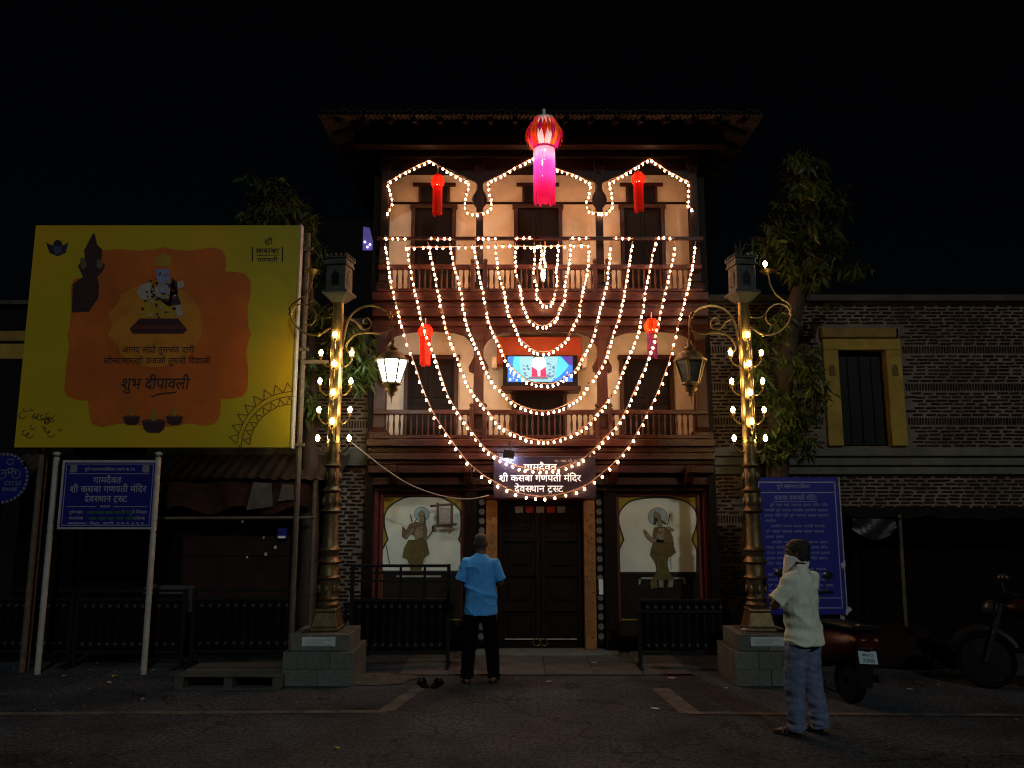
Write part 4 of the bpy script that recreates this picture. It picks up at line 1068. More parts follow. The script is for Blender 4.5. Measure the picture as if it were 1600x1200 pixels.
    for s6 in range(6):
        a0, a1 = math.pi/3*s6+.12, math.pi/3*(s6+1)+.12
        P = [(lx_+rb_*math.cos(a0), YL+rb_*math.sin(a0), zb_), (lx_+rb_*math.cos(a1), YL+rb_*math.sin(a1), zb_), (lx_+rt*math.cos(a1), YL+rt*math.sin(a1), zt_), (lx_+rt*math.cos(a0), YL+rt*math.sin(a0), zt_)]
        mb = MB(); mb.face(P); mb.build('pane', LANT if lit else mat('dusty_glass', (.07,.075,.06), .25, var=.4, scale=12), ln)
        mb = MB(); mb.tube([(P[0][0]*1.0, P[0][1], P[0][2]), P[3]], .015, 6); mb.build('glazing_bar', BRASSD, ln)
    mb = MB(); mb.lathe([(.112,ZL(758)-zr),(.118,ZL(768)-zr),(.06,ZL(778)-zr),(.085,ZL(790)-zr),(.075,ZL(802)-zr),(.035,ZL(812)-zr),(.045,ZL(820)-zr),(.02,ZL(830)-zr),(.008,ZL(838)-zr),(.004,ZL(868)-zr)], (lx_, YL, zr), 14); mb.build('lantern_cup', BRASSD, ln, smooth=True)
    # bulbs: front ones on the shaft, side and back ones on little S brackets
    for j in range(4):
        zc_ = Zv(370+(510+j*150.5)/3.332, YL-.13)
        zs_ = Zv(370+(606+j*148)/3.332, YL)
        spots = [(x, YL-.13, zc_), (x-.192, YL-.02, zs_), (x+.192, YL-.02, zs_)]
        for bi, (bx_, by_, bz_) in enumerate(spots):
            link('bulb', LBM, LP, (bx_, by_, bz_)); link('bulb_cup', CUPM, LP, (bx_, by_, bz_))
            d = Vector((x, YL, bz_-.16))-Vector((bx_, by_, bz_-.095)); e_ = Vector((bx_, by_, bz_-.095))
            mb = MB(); mb.tube(spline([e_, e_+d*.2+Vector((0,0,-.035)), e_+d*.5+Vector((0,0,-.045)), e_+d*.7+Vector((0,0,0)), e_+d], 5), .011, 6); mb.build('bulb_bracket', BRASS, LP, smooth=True)
    return LP
lamp_post(Xu(526,560,YL), 1, True, 'brass lamp post with lit lantern beside the yellow billboard')
lamp_post(Xu(1165,560,YL), -1, False, 'brass lamp post with unlit lantern beside the leafy tree')
# loose extra bulb on the east post's outer dish
q = Z3(184,150); o = link('spare_bulb', LBM, None, (Xu(1165,560,YL)-q[0]-.03, YL, q[1]+.02)); tag(o, 'single round bulb above the outer dish of the east lamp post', 'bulb')

for i_, (dx_, n_, m_) in enumerate(((-.05, 9, mat('dim_sprout', (.02,.03,.012), .6)), (.09, 6, mat('fresh_sprout', (.22,.33,.03), .5)))):
    bx_, bz_ = Xu(1165,560,YL)+dx_, Zv(474,YL)+.57; mb = MB()
    for k in range(n_):
        a = k*2.4; h = random.uniform(.10,.24) if i_ == 0 else random.uniform(.06,.11); q0 = Vector((bx_, YL-.08, bz_)); q1 = q0+Vector((math.cos(a)*.5*h, math.sin(a)*.3*h, h)); sd = Vector((math.sin(a), 0, .4)).normalized()*.018
        mb.face([q0, q0.lerp(q1,.55)+sd, q1, q0.lerp(q1,.55)-sd])
    tag(mb.build('sprouting_plant', m_), ('dim leafy weed' if i_ == 0 else 'bright green seedling')+' growing on top of the east lamp post box', 'plant')
# ------------------------------------------------------------------ trees with drooping leaves
LEAF = mat('drooping_leaf', (.045,.068,.011), .45, spec=.25, var=.6, scale=3, transl=.25)
BARK = mat('tree_bark', (.04,.024,.016), .9, var=.4, scale=8, bump=.7, bscale=25, stretch=(3,3,.7))
def tree(label, base, trunk_pts, trunk_r, limbs, clumps, seed):
    rnd = random.Random(seed)
    TR = thing('leafy_tree', label, 'tree', base)
    mb = MB(); s_ = spline(trunk_pts, 6); N_ = len(s_)
    s_ = [p+Vector((noise.noise(p*1.3)*.05, noise.noise(p*1.3+Vector((9,0,0)))*.05, 0)) for p in s_]
    mb.tube(s_, [trunk_r*(1-.55*i/N_)*(1+.1*noise.noise(s_[i]*4)) for i in range(N_)], 12); mb.build('trunk', BARK, TR, smooth=True)
    for L_, r in limbs:
        mb = MB(); s_ = spline(L_, 6); mb.tube(s_, [r*(1-.6*i/len(s_)) for i in range(len(s_))], 8); mb.build('limb', BARK, TR, smooth=True)
    V, F = [], []; twigs = MB()
    for (c, rx, ry, rzz, n) in clumps:
        c = Vector(c)
        for i in range(n):
            # a small spray: a twig from which long leaves hang
            d = Vector((rnd.gauss(0,1), rnd.gauss(0,1), rnd.gauss(0,1))).normalized()*(rnd.random()**.4)
            p = c+Vector((d.x*rx, d.y*ry, d.z*rzz))
            if noise.noise(p*2.3+Vector((seed,0,0))) < -.11: continue
            out = Vector((d.x, d.y, .15)).normalized()
            tip = p+out*.2
            twigs.tube([p-out*.07, p, tip], .004, 4, caps=False)
            for k in range(rnd.randint(6,12)):
                q = p+out*rnd.uniform(-.04,.15)+Vector((rnd.uniform(-.04,.04), rnd.uniform(-.04,.04), 0))
                L = rnd.choice((rnd.uniform(.06,.12), rnd.uniform(.1,.2), rnd.uniform(.12,.23))); w = L*rnd.uniform(.075,.125)
                dirv = Vector((rnd.gauss(0,.5), rnd.gauss(0,.5), -1+rnd.random()*.6)).normalized()
                sd = dirv.cross(Vector((rnd.gauss(0,1), rnd.gauss(0,1), rnd.gauss(0,.3)))).normalized()
                nrm = sd.cross(dirv)
                a0 = len(V)
                m1 = q+dirv*L*.35+nrm*L*.07; m2 = q+dirv*L*.7+nrm*L*.03
                V.extend([tuple(q), tuple(m1+sd*w), tuple(m1-sd*w), tuple(m2+sd*w*.8), tuple(m2-sd*w*.8), tuple(q+dirv*L-nrm*L*.06)])
                F.extend([(a0,a0+2,a0+1),(a0+1,a0+2,a0+4,a0+3),(a0+3,a0+4,a0+5)])
    mb = MB(); mb.raw(V, F); cr_ = mb.build('crown', LEAF, TR, smooth=True, angle=60)
    stuff(twigs.build('twigs', BARK, TR))
    return TR
YT = 10.35
def tp(u, v, dy=0): return at(u, v, YT+dy)
gb = Xu(1205,900,YT)
def cl(u, v, ru, rv, n, dy=0, ry=.4):
    c = at(u, v, YT+dy); return (c, ru*YT/1200, ry, rv*YT/1200, n)
tree('leafy tree with long drooping leaves beside the east lamp post', (gb+.05, YT, 0), [(gb+.05, YT+.1, 0), tp(1212,760,.1), tp(1222,600,.1), tp(1240,480), tp(1262,420), tp(1272,340), tp(1262,280)], .16,
     [([tp(1243,470), tp(1275,425), tp(1302,388)], .075), ([tp(1230,560), tp(1255,540), tp(1272,560)], .04), ([tp(1225,600,.1), tp(1195,560), tp(1180,570)], .04), ([tp(1262,400), tp(1300,370), tp(1325,380)], .04), ([tp(1250,450), tp(1225,390), tp(1215,360)], .04)],
     [cl(1258,262,26,22,50), cl(1240,310,34,28,70), cl(1285,318,30,30,60), cl(1225,380,34,36,90), cl(1275,375,40,34,90), cl(1312,412,28,42,80), cl(1255,430,36,26,60), cl(1288,458,30,20,40),
      cl(1205,520,30,34,80), cl(1245,575,36,30,110), cl(1200,590,30,36,100), cl(1230,640,36,34,110), cl(1265,620,24,36,60), cl(1205,690,26,32,60), cl(1240,690,24,26,40)], 3)
gb2 = Xu(478,900,YT)
tree('dark leafy tree standing behind the billboard and west lamp post', (gb2, YT+.2, 0), [(gb2, YT+.25, 0), tp(486,720,.25), tp(484,560,.25), tp(478,440,.25), tp(470,350,.2), tp(440,310,.2)], .12,
     [([tp(480,470,.2), tp(455,390,.2), tp(425,320,.2)], .05), ([tp(484,560,.2), tp(530,530,.1), tp(560,540)], .04)],
     [cl(425,300,26,26,50,.2), cl(410,345,22,24,40,.2), cl(452,340,34,28,70,.2), cl(482,385,22,32,60,.2), cl(478,440,22,28,50,.2), cl(500,500,30,30,60,.1), cl(545,520,36,32,90,0), cl(565,575,24,40,80,0), cl(490,580,26,40,60,.1), cl(500,640,20,26,30,.1)], 11)

# ------------------------------------------------------------------ light garlands
gb_ = MB(); gb_.lathe([(.003,-.016),(.008,-.0135),(.013,-.005),(.0138,.003),(.0118,.012),(.009,.022)], n=9)
GBM = gb_.mesh('bulb', BULB, smooth=True, angle=80); GBD = gb_.mesh('dim_bulb', emit('bulb_warm_dim', (1.0,.42,.16), 20), smooth=True, angle=80); GBX = gb_.mesh('dead_bulb', mat('unlit_bulb', (.5,.42,.36), .3, var=0), smooth=True, angle=80)
sk = MB(); sk.lathe([(.011,.024),(.0125,.028),(.0115,.045),(.004,.05)], n=6); SKM = sk.mesh('socket', SOCK)
def garland(label, pts, spacing, group, drop=.045, y_jit=.015, wr=.0075):
    P = [Vector(p) for p in pts]; ph_ = random.random()*50
    P = [p+Vector((.016*noise.noise(p*1.7+Vector((ph_,0,0))), .01*noise.noise(p*1.7+Vector((0,ph_,0))), .014*noise.noise(p*1.7+Vector((0,0,ph_))))) for p in P]
    GL = thing('light_garland', label, 'string lights', P[0], group)
    d = [0]
    for a, b in zip(P[:-1], P[1:]): d.append(d[-1]+(b-a).length)
    tot = d[-1]
    mb = MB(); mb.tube([p+Vector((noise.noise(p*6)*.006, 0, noise.noise(p*6+Vector((5,5,5)))*.006)) for p in P], wr, 5); mb.build('wire', WIRE, GL)
    s = spacing(0)*.5 if callable(spacing) else spacing*.5
    i = 0
    while s < tot:
        while d[i+1] < s: i += 1
        t = (s-d[i])/(d[i+1]-d[i]); p = P[i].lerp(P[i+1], t)
        q = p+Vector((random.uniform(-.008,.008), random.uniform(-y_jit,y_jit), -drop+random.uniform(-.006,.004)))
        r_ = (random.uniform(-.35,.35), random.uniform(-.35,.35), random.random()*6)
        rr_ = random.random(); b = link('bulb', GBX if rr_ < .025 else GBD if rr_ < .2 else GBM, GL, q, rot=r_); sc_ = random.uniform(.9,1.08); b.scale = (sc_,)*3
        so_ = bpy.data.objects.new('socket', SKM); COL.objects.link(so_); so_.parent = b
        s += (spacing(s/tot) if callable(spacing) else spacing)*.98*random.uniform(.86,1.14)
    return GL
YG = 10.44
loops = [(844,851,437,.06),(833,872,478,.066),(803,890,511,.07),(775,922,552,.073),(742,956,603,.074),(704,989,645,.077),(669,1024,691,.08),(634,1054,737,.09),(600,1087,778,.135)]
names = ['shortest innermost light loop hanging from the top balcony rail', 'second light loop from the centre, ending just below the top balustrade', 'third light loop from the centre, ending above the red pelmet',
         'fourth light loop from the centre, ending along the top of the screen', 'fifth light loop from the centre, crossing the lit screen', 'sixth light loop from the centre, passing just below the screen',
         'seventh light loop from the centre, ending on the lower balustrade', 'eighth light loop, second from outside, crossing the signboard top line', 'longest outermost light loop, dipping below the white signboard lettering']
for i, (ua, ub, vb, sp_) in enumerate(loops):
    A = Vector((Xu(ua,379,YG), YG, Zv(379,YG))); B = Vector((Xu(ub,377,YG), YG, Zv(377,YG))); cx_ = (A.x+B.x)/2
    yb = YG-.02-.012*i
    zb_ = Zv(vb-3, yb); h = (B.x-A.x)/2; sag = A.z-zb_
    a_ = 2.7+(sag/h-1.63)*.9; a_ = max(2.6, min(a_, 5.2))
    pts = []
    n = 64
    for k in range(n+1):
        xi = -1+2*k/n
        xi = math.copysign(abs(xi)**.72, xi) if abs(xi) > 1e-6 else 0
        f = (math.cosh(a_*xi)-1)/(math.cosh(a_)-1)
        z = zb_+(A.z-zb_)*f if xi < 0 else zb_+(B.z-zb_)*f
        pts.append((cx_+xi*h+.012*math.sin(k*.7+i), yb+(YG-yb)*f, z))
    spf = (lambda t, s=sp_: .075 if (t < .13 or t > .87) else s) if i == 8 else sp_
    garland(names[i], pts, spf, 'loops of bulbs across the facade')
def px_path(px, Y, n=6):
    return spline([at(u, v, Y) for u, v in px], n)
YA = 10.60
arches = [('light garland outlining the west pointed arch of the top storey', [(603,336),(612,318),(610,300),(605,285),(637,267),(670,250),(702,268),(733,284),(729,302),(725,318),(731,332),(741,333)]),
          ('light garland outlining the wide middle arch of the top storey', [(741,333),(756,331),(769,322),(765,300),(762,285),(800,264),(834,247),(866,263),(900,274),(924,286),(920,302),(915,318),(921,331),(935,332)]),
          ('light garland outlining the east pointed arch of the top storey', [(935,332),(950,332),(959,319),(956,302),(952,286),(984,266),(1014,247),(1046,268),(1076,284),(1076,302),(1074,318),(1083,331)])]
for lb, px in arches:
    pts = []
    for a, b in zip(px[:-1], px[1:]):
        for k in range(5): pts.append(at(a[0]+(b[0]-a[0])*k/5, a[1]+(b[1]-a[1])*k/5, YA))
    pts.append(at(*px[-1], YA))
    garland(lb, pts, .078, 'bulbs outlining the top arches', drop=.03)
garland('straight light garland running under the top balcony handrail', [at(632+k*28.5, 386-k*.2, 10.47) for k in range(11)], .105, 'bulbs along the top rail', drop=.02)
for lb, a, b in (('short row of bulbs on the rail over the west bay', 600, 634), ('short row of bulbs on the rail between second and third loops at west', 669, 704), ('short row of bulbs on the rail by the west pillar', 742, 775),
                 ('short row of bulbs on the rail just west of the centre', 803, 833), ('short row of bulbs on the rail just east of the centre', 890, 922), ('short row of bulbs on the rail by the east pillar', 958, 989), ('short row of bulbs on the rail over the east bay', 1024, 1054)):
    garland(lb, [at(a+(b-a)*k/4, 374-((a-600)/490)*2.5, 10.46) for k in range(5)], .088, 'bulbs along the top rail', drop=-.0)

# ------------------------------------------------------------------ paper lanterns
def paper_lantern(label, u, vtop, vneck, vbot, wpx, tpx, Y, colb, colt, power, group=None, petals=None, rodv=None):
    p = at(u, vtop, Y); x = p[0]; zt = p[2]; zn = Zv(vneck, Y); zb_ = Zv(vbot, Y); pm = Y/1200*1.03
    PL = thing('paper_lantern', label, 'lantern', (x, Y, zb_), group)
    R_, Rt = wpx*pm/2, tpx*pm/2; hb = zt-zn
    mb = MB(); mb.tube([(x, Y, zt-.01), (x, Y, Zv(rodv, Y) if rodv else zt+.12)], .006 if not rodv else .022, 6); mb.build('hanger', WHITEP if rodv else WIRE, PL)
    # globe of curved petals
    n = 12
    for k in range(n):
        a0, a1 = 2*math.pi*k/n, 2*math.pi*(k+.93)/n
        mb = MB(); V = []; F = []; ns = 8
        for j in range(ns+1):
            t = j/ns; r = R_*(.58+.42*math.sin(math.pi*min(1, max(0, t*.95+.03)))**.8); z = zt-hb*t
            if petals: r = R_*(.60+.34*math.sin(math.pi*.5*min(1,t/.6)) if t < .6 else .94-.3*((t-.6)/.4)**1.5)
            bulge = .06*R_*(1 if k % 2 else 0)
            am = (a0+a1)/2
            V += [(x+r*math.cos(a0), Y+r*math.sin(a0), z), (x+(r*1.04+bulge)*math.cos(am), Y+(r*1.04+bulge)*math.sin(am), z), (x+r*math.cos(a1), Y+r*math.sin(a1), z)]
        for j in range(ns):
            b = j*3; F += [(b,b+1,b+4,b+3),(b+1,b+2,b+5,b+4)]
        mb.raw(V, F); mb.build('petal', colb[k % len(colb)], PL, smooth=True)
        if petals:
            am = (a0+a1)/2
            for fl_ in range(2):
                ta, tb_, tc_ = ((.12,.5,.95) if fl_ else (.05,.45,.72)); aw = .17; da = .26*fl_
                def fp(t, a, o_): r = R_*(.60+.34*math.sin(math.pi*.5*min(1,t/.6)) if t < .6 else .94-.3*((t-.6)/.4)**1.5)+o_; return (x+r*math.cos(a), Y+r*math.sin(a), zt-hb*t)
                mb = MB(); mb.raw([fp(ta, am+da, .02), fp(tb_, am+da-aw, .025), fp(tb_, am+da, .05), fp(tb_, am+da+aw, .025), fp(tc_, am+da, .06)], [(0,1,2),(0,2,3),(1,4,2),(2,4,3)]); mb.build('paper_flap', petals[(k*2+fl_) % len(petals)], PL)
    mb = MB(); mb.lathe([(R_*.45,.0),(R_*.62,.004),(R_*.62,.025),(R_*.45,.028)], (x, Y, zt-.005), 20); mb.build('top_ring', WHITEP if petals else colb[0], PL, smooth=True)
    mb = MB(); mb.lathe([(Rt*.98,.0),(Rt*1.06,.004),(Rt*1.06,.028),(Rt*.98,.03)], (x, Y, zn-.02), 20); mb.build('neck_ring', colb[0], PL, smooth=True)
    # tail of hanging paper strips
    ns = 26 if petals else 14
    for k in range(ns):
        a = 2*math.pi*k/ns; w = 2*math.pi*Rt/ns*.49; L = zn-zb_
        rnd = random.uniform(-.03,.02)*L/.5
        mb = MB(); V = []; F = []
        for j in range(7):
            t = j/6; r = Rt*(1+.02*math.sin(t*5+k)+.08*t*t*random.uniform(.3,1)); z = zn-L*t-(rnd if j == 6 else 0)
            ca, sa = math.cos(a+.03*math.sin(t*4+k)), math.sin(a+.03*math.sin(t*4+k))
            V += [(x+r*ca-w*sa, Y+r*sa+w*ca, z), (x+r*ca+w*sa, Y+r*sa-w*ca, z)]
        for j in range(6): F.append((2*j,2*j+1,2*j+3,2*j+2))
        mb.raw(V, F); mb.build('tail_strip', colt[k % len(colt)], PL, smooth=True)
    mb = MB(); mb.sphere((x, Y, zn+.02), .032 if not petals else .05, 10, 8); mb.build('bulb', power, PL, smooth=True)
    if petals:
        mb = MB(); mb.sphere((x, Y, zn-.2), .045, 10, 8); mb.build('bulb', power, PL, smooth=True); mb = MB(); mb.sphere((x, Y, zn-.42), .045, 10, 8); mb.build('bulb', power, PL, smooth=True)  # extra unseen bulbs inside the tail, added to brighten its strips
    return PL
def paper(name, c, tr=.6): return mat('paper_'+name, c, .7, var=.08, scale=8, transl=tr)
PK = paper('pink', (.85,.03,.22)); PK2 = paper('rose', (.85,.06,.3)); OR = paper('orange', (.9,.2,.02)); YE = paper('yellow', (.9,.55,.08)); MG = paper('magenta', (.7,.02,.3)); WH = paper('white', (.85,.8,.75)); RDp = paper('red', (.85,.03,.012)); RD2 = paper('scarlet', (.85,.06,.015)); PU = paper('violet', (.28,.04,.22))
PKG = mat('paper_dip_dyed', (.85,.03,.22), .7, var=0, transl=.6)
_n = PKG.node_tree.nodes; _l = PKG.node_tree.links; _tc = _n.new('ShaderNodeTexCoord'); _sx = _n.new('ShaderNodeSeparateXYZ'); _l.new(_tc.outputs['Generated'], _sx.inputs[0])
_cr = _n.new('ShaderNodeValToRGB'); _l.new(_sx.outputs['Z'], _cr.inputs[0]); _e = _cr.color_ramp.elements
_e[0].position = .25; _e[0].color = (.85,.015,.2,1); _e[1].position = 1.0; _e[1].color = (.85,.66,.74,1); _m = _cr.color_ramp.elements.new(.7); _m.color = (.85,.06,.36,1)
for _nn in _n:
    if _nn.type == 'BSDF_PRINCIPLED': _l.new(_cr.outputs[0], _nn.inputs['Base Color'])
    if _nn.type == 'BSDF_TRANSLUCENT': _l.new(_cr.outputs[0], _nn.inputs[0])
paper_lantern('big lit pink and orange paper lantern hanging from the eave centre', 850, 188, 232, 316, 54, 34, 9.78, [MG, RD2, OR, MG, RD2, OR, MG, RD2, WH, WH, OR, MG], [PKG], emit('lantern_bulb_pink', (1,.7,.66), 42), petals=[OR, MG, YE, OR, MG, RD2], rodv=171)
RB_ = emit('lantern_bulb_red', (1,.5,.35), 24)
paper_lantern('small red paper lantern in the west arch of the top storey', 684, 276, 293, 335, 21, 15, 10.5, [RDp, RD2], [RDp, RD2], RB_, 'small paper lanterns')
paper_lantern('small red paper lantern in the east arch of the top storey', 997, 272, 288, 329, 21, 15, 10.5, [RDp, RD2], [RDp], RB_, 'small paper lanterns')
paper_lantern('small red paper lantern in front of the west lower window', 665, 510, 527, 570, 23, 16, 10.5, [RDp, RD2], [RDp, RD2], RB_, 'small paper lanterns')
paper_lantern('small lantern with orange globe and violet tail in the east lower bay', 1018, 501, 519, 559, 23, 14, 10.5, [RD2, OR], [PU], emit('lantern_bulb_dim', (1,.5,.35), 9), 'small paper lanterns')

# ------------------------------------------------------------------ temple signboard, screen, floodlight, cable
YSG = 10.44
gx0, gx1, gz0, gz1 = Xu(771,745,YSG), Xu(931,745,YSG), Zv(778,YSG), Zv(713,YSG)
SG = thing('temple_signboard', 'dark signboard with three lines of white lettering above the door', 'sign', ((gx0+gx1)/2, YSG, gz0))
mb = MB(); mb.box(gx0, gx1, YSG, YSG+.05, gz0, gz1); mb.build('board', mat('plum_board', (.022,.013,.024), .4, var=.2, scale=3), SG, bev=.005)
mb = MB(); cxg = Xu(844,745,YSG)
def zz_(v): return Zv(v, YSG)
k_ = YSG/1200*1.007
text_on(mb, 'a1', cxg, zz_(734.5), YSG-.006, 10.6*k_, 51*k_); text_on(mb, 'a2', cxg, zz_(752), YSG-.006, 11*k_, 126*k_); text_on(mb, 'a3', cxg-.02, zz_(768.5), YSG-.006, 11*k_, 75*k_)
mb.build('lettering', emit('backlit_letters', (.85,.8,.82), .6), SG)
mb = MB(); text_on(mb, 'a4', Xu(884,720,YSG), zz_(722), YSG-.006, 4*k_, 34*k_); mb.build('small_lettering', mat('grey_letter', (.4,.35,.33), .6), SG)
# TV
YTV = 10.98
t0 = at(786,555,YTV); t1 = at(903,606,YTV)
TV = thing('television', 'wall screen showing a white deity face on blue in the lower balcony', 'television', ((t0[0]+t1[0])/2, YTV, t1[2]))
mb = MB(); mb.box(t0[0], t1[0], YTV, YTV+.07, t1[2]+.03, t0[2]); mb.build('casing', BLACKP, TV, bev=.006)
mb = MB(); mb.box(t0[0]-.03, t1[0]+.04, YTV-.05, YTV+.3, t1[2]-.045, t1[2]+.025); mb.build('shelf', WOOD, TV, bev=.006)
ZT = zoomer(770, 540, 10.667, YTV-.004)
def scr(name, m, polys, k, parent):
    mb = MB()
    for p in polys: flat(mb, [ZT(*q) for q in p], YTV-.004-.0012*k)
    return mb.build(name, m, parent)
sb_ = scr('screen', emit('screen_blue', (.02,.16,.75), 1.0), [[(248,180),(1330,180),(1330,605),(248,605)]], 0, TV)
scr('cyan_glow', emit('screen_cyan', (.05,.5,.85), .95), [[(350,181),(1130,181),(1270,330),(1200,420),(1090,530),(960,604),(480,604),(410,480),(330,330)]], 1, sb_)
scr('pale_glow', emit('screen_white', (.2,.52,.7), .8), [[(450,181),(1090,181),(1060,350),(1040,520),(980,604),(500,604),(470,480),(440,300)]], 2, sb_)
scr('dark_corner', emit('screen_navy', (.06,.03,.3), .8), [[(1150,181),(1328,181),(1328,330),(1270,320)]], 2, sb_)
mott = MB()
rnd_ = random.Random(5)
for k in range(46):
    s_ = rnd_.choice((-1,1)); x = 765+s_*rnd_.uniform(140,265); y = rnd_.uniform(300,560); w = rnd_.uniform(10,28)
    flat(mott, [ZT(x-w,y), ZT(x,y-w*.7), ZT(x+w,y), ZT(x,y+w*.7)], YTV-.0078-.0002*k/46)
stuff(mott.build('flower_mottle', emit('screen_steel', (.06,.16,.34), .8), sb_))
scr('robe', emit('screen_crimson', (.6,.02,.12), .9), [[(650,350),(720,390),(770,420),(830,390),(880,350),(890,470),(900,540),(640,540),(650,450)]], 4, sb_)
scr('deity_face', emit('screen_facewhite', (.95,.93,.92), 1.0), [[(668,230),(700,185),(770,195),(840,185),(876,230),(885,300),(870,350),(830,385),(790,410),(790,510),(750,510),(745,410),(700,380),(660,345),(648,290)]], 5, sb_)
scr('face_marks', emit('screen_black', (.01,.012,.03), .5), [[(662,225),(680,190),(720,172),(765,190),(810,172),(850,185),(876,225),(840,195),(800,195),(770,205),(725,190),(690,205)], [(755,218),(785,218),(785,230),(755,230)], [(735,262),(757,254),(757,268)], [(790,254),(815,262),(790,268)], [(735,325),(770,345),(800,322),(770,338)]], 6, sb_)
scr('plinth_line', emit('screen_slate', (.12,.15,.25), .7), [[(600,520),(925,520),(915,560),(610,560)]], 6, sb_)
dts = MB()
for (x, y, s_) in ((300,420,14),(345,500,14),(290,565,16),(345,545,10),(265,345,10),(290,460,9),(400,575,14),(1195,525,16),(1240,450,12),(1140,590,14)):
    flat(dts, [ZT(x-s_,y-s_), ZT(x+s_,y-s_), ZT(x+s_,y+s_), ZT(x-s_,y+s_)], YTV-.0075)
dts.build('sparkles', MC['screen_facewhite'], sb_)
# floodlight over the sign, turned to the wall
FL = thing('floodlight', 'small black floodlight on a bracket shining on the signboard', 'floodlight', at(795,706,10.3))
p = at(795, 710, 10.30)
def tilt_box(hx, hy, hz, c, ax):
    mb = MB(); mb.box(-hx,hx,-hy,hy,-hz,hz); M_ = Matrix.Translation(c) @ Matrix.Rotation(R(ax), 4, 'X') @ Matrix.Rotation(R(8), 4, 'Y'); mb.v = [tuple(M_ @ Vector(v)) for v in mb.v]; return mb
tilt_box(.075,.022,.055,p,-28).build('housing', BLACKP, FL, bev=.005)
c2 = Vector(p)+Vector((0,.026,-.012))
tilt_box(.062,.003,.044,c2,-28).build('lens', emit('flood_cool', (.55,.68,1.0), 140), FL)
mb = MB(); mb.tube([(p[0]+.05,p[1],p[2]+.04),(p[0]+.0,p[1]+.02,p[2]+.11),(p[0],10.5,p[2]+.16)], .008, 6); mb.build('bracket', IRON, FL)
mb = MB(); mb.tube(spline([(p[0],10.40,p[2]+.02),(p[0]+.01,10.415,p[2]-.1),(p[0]-.01,10.42,p[2]-.17)],4), .004, 5); mb.build('lead', BLACKP, FL)
# sagging cable from the lamp post to the door
cb_ = px = [(545,688),(575,712),(605,735),(640,757),(680,772),(715,779),(740,779),(764,774)]
mb = MB(); mb.tube(spline([at(u, v, 9.9+.07*i) for i, (u, v) in enumerate(cb_)], 6), .008, 6)
tag(mb.build('sagging_cable', mat('grey_cable', (.3,.25,.22), .5, var=0)), 'pale cable sagging across the west mural toward the door', 'cable')
# framed notice fixed on the west mural (paper left blank)
Yq = 10.9
FN = thing('bamboo_frame', 'little rough stick frame holding a white paper on the west mural', 'frame', at(695,800,Yq))
f = zoomer(580, 740, 6.32, Yq)
STK = mat('brown_stick', (.09,.06,.045), .8, var=.3, scale=20)
for a, b in (((582,322),(840,300)),((635,512),(845,500)),((657,288),(660,530)),((797,285),(795,535))):
    a, b = f(*a), f(*b); mb = MB(); mb.tube([(a[0],Yq,a[1]),(b[0],Yq,b[1])], .018, 7); mb.build('stick', STK, FN)
a, b = f(672,335), f(782,490); mb = MB(); mb.box(a[0], b[0], Yq+.012, Yq+.018, b[1], a[1]); mb.build('paper', mat('grey_paper', (.30,.30,.29), .8, var=.35, scale=30), FN)
# ------------------------------------------------------------------ blue information board
YI = 9.85
ix0, ix1, iz0, iz1 = 3.10, Xu(1309,750,YI), Zv(960,YI), Zv(746,YI)
IB = thing('information_board', 'tall blue information board full of text behind the man in cream', 'information board', ((ix0+ix1)/2, YI, 0))
for x in (ix0+.12, ix1-.03):
    mb = MB(); mb.tube([(x, YI+.05, 0), (x, YI+.05, iz1-.1)], .028, 8); mb.build('leg', GALV, IB)
mb = MB(); mb.box(ix0, ix1, YI-.015, YI+.015, iz0, iz1); ib = mb.build('board', mat('board_blue', (.012,.014,.26), .4, var=.12), IB, bev=.003)
mb = MB(); mb.box(ix1+.001, ix1+.014, YI-.018, YI+.018, iz0-.01, iz1+.005); mb.build('edge_strip', GALV, ib)
LET2 = mat('blue_white_lettering', (.22,.23,.5), .6, var=.2, scale=30)
W = ix1-ix0; mb = MB(); yy = YI-.0175
stroke(mb, [(ix0+.03,iz0+.08),(ix1-.05,iz0+.08),(ix1-.05,iz1-.06),(ix0+.03,iz1-.06),(ix0+.03,iz0+.08)], .012, yy)
stroke(mb, [(ix0+.03,iz1-.19),(ix1-.05,iz1-.19)], .009, yy); stroke(mb, [(ix0+.03,iz0+.2),(ix1-.05,iz0+.2)], .009, yy)
stroke(mb, [(ix0+.22,iz1-.305),(ix0+.76,iz1-.305)], .006, yy)
mb.build('border_lines', mat('board_lines', (.3,.3,.55), .6, var=.2), ib)
mb = MB(); text_on(mb, 'c0', ix0+.47, iz1-.135, yy, .05, .42); text_on(mb, 'c1', ix0+.49, iz1-.285, yy, .065, .54)
rnd_ = random.Random(2); z = iz1-.36; ln_ = 0
while z > iz0+.24:
    x = ix0+.09+(.07 if ln_ in (0,4,7,12) else 0); end = ix1-.09 if ln_ not in (3,6,11) else ix0+.36
    while x < end-.06:
        w = text_on(mb, 'w%d' % rnd_.randrange(8), x, z, yy, .034, None, anchor='l'); x += w+.022
        if x > end-.12: break
    z -= .066; ln_ += 1
text_on(mb, 'c0', ix0+.2, iz0+.14, yy, .026, .2); text_on(mb, 'w3', ix0+.55, iz0+.12, yy, .03)
mb.build('lettering', LET2, ib)
mb = MB(); flat(mb, [(ix1-.02,iz0+.55),(ix1+.02,iz0+.58),(ix1+.02,iz0+.66),(ix1-.04,iz0+.61)], YI-.02); flat(mb, [(ix1-.02,iz0-.01),(ix1+.07,iz0+.06),(ix1+.03,iz0+.1),(ix1-.01,iz0+.06)], YI-.021); mb.build('torn_sticker', mat('pale_sticker', (.4,.4,.45), .8), ib)

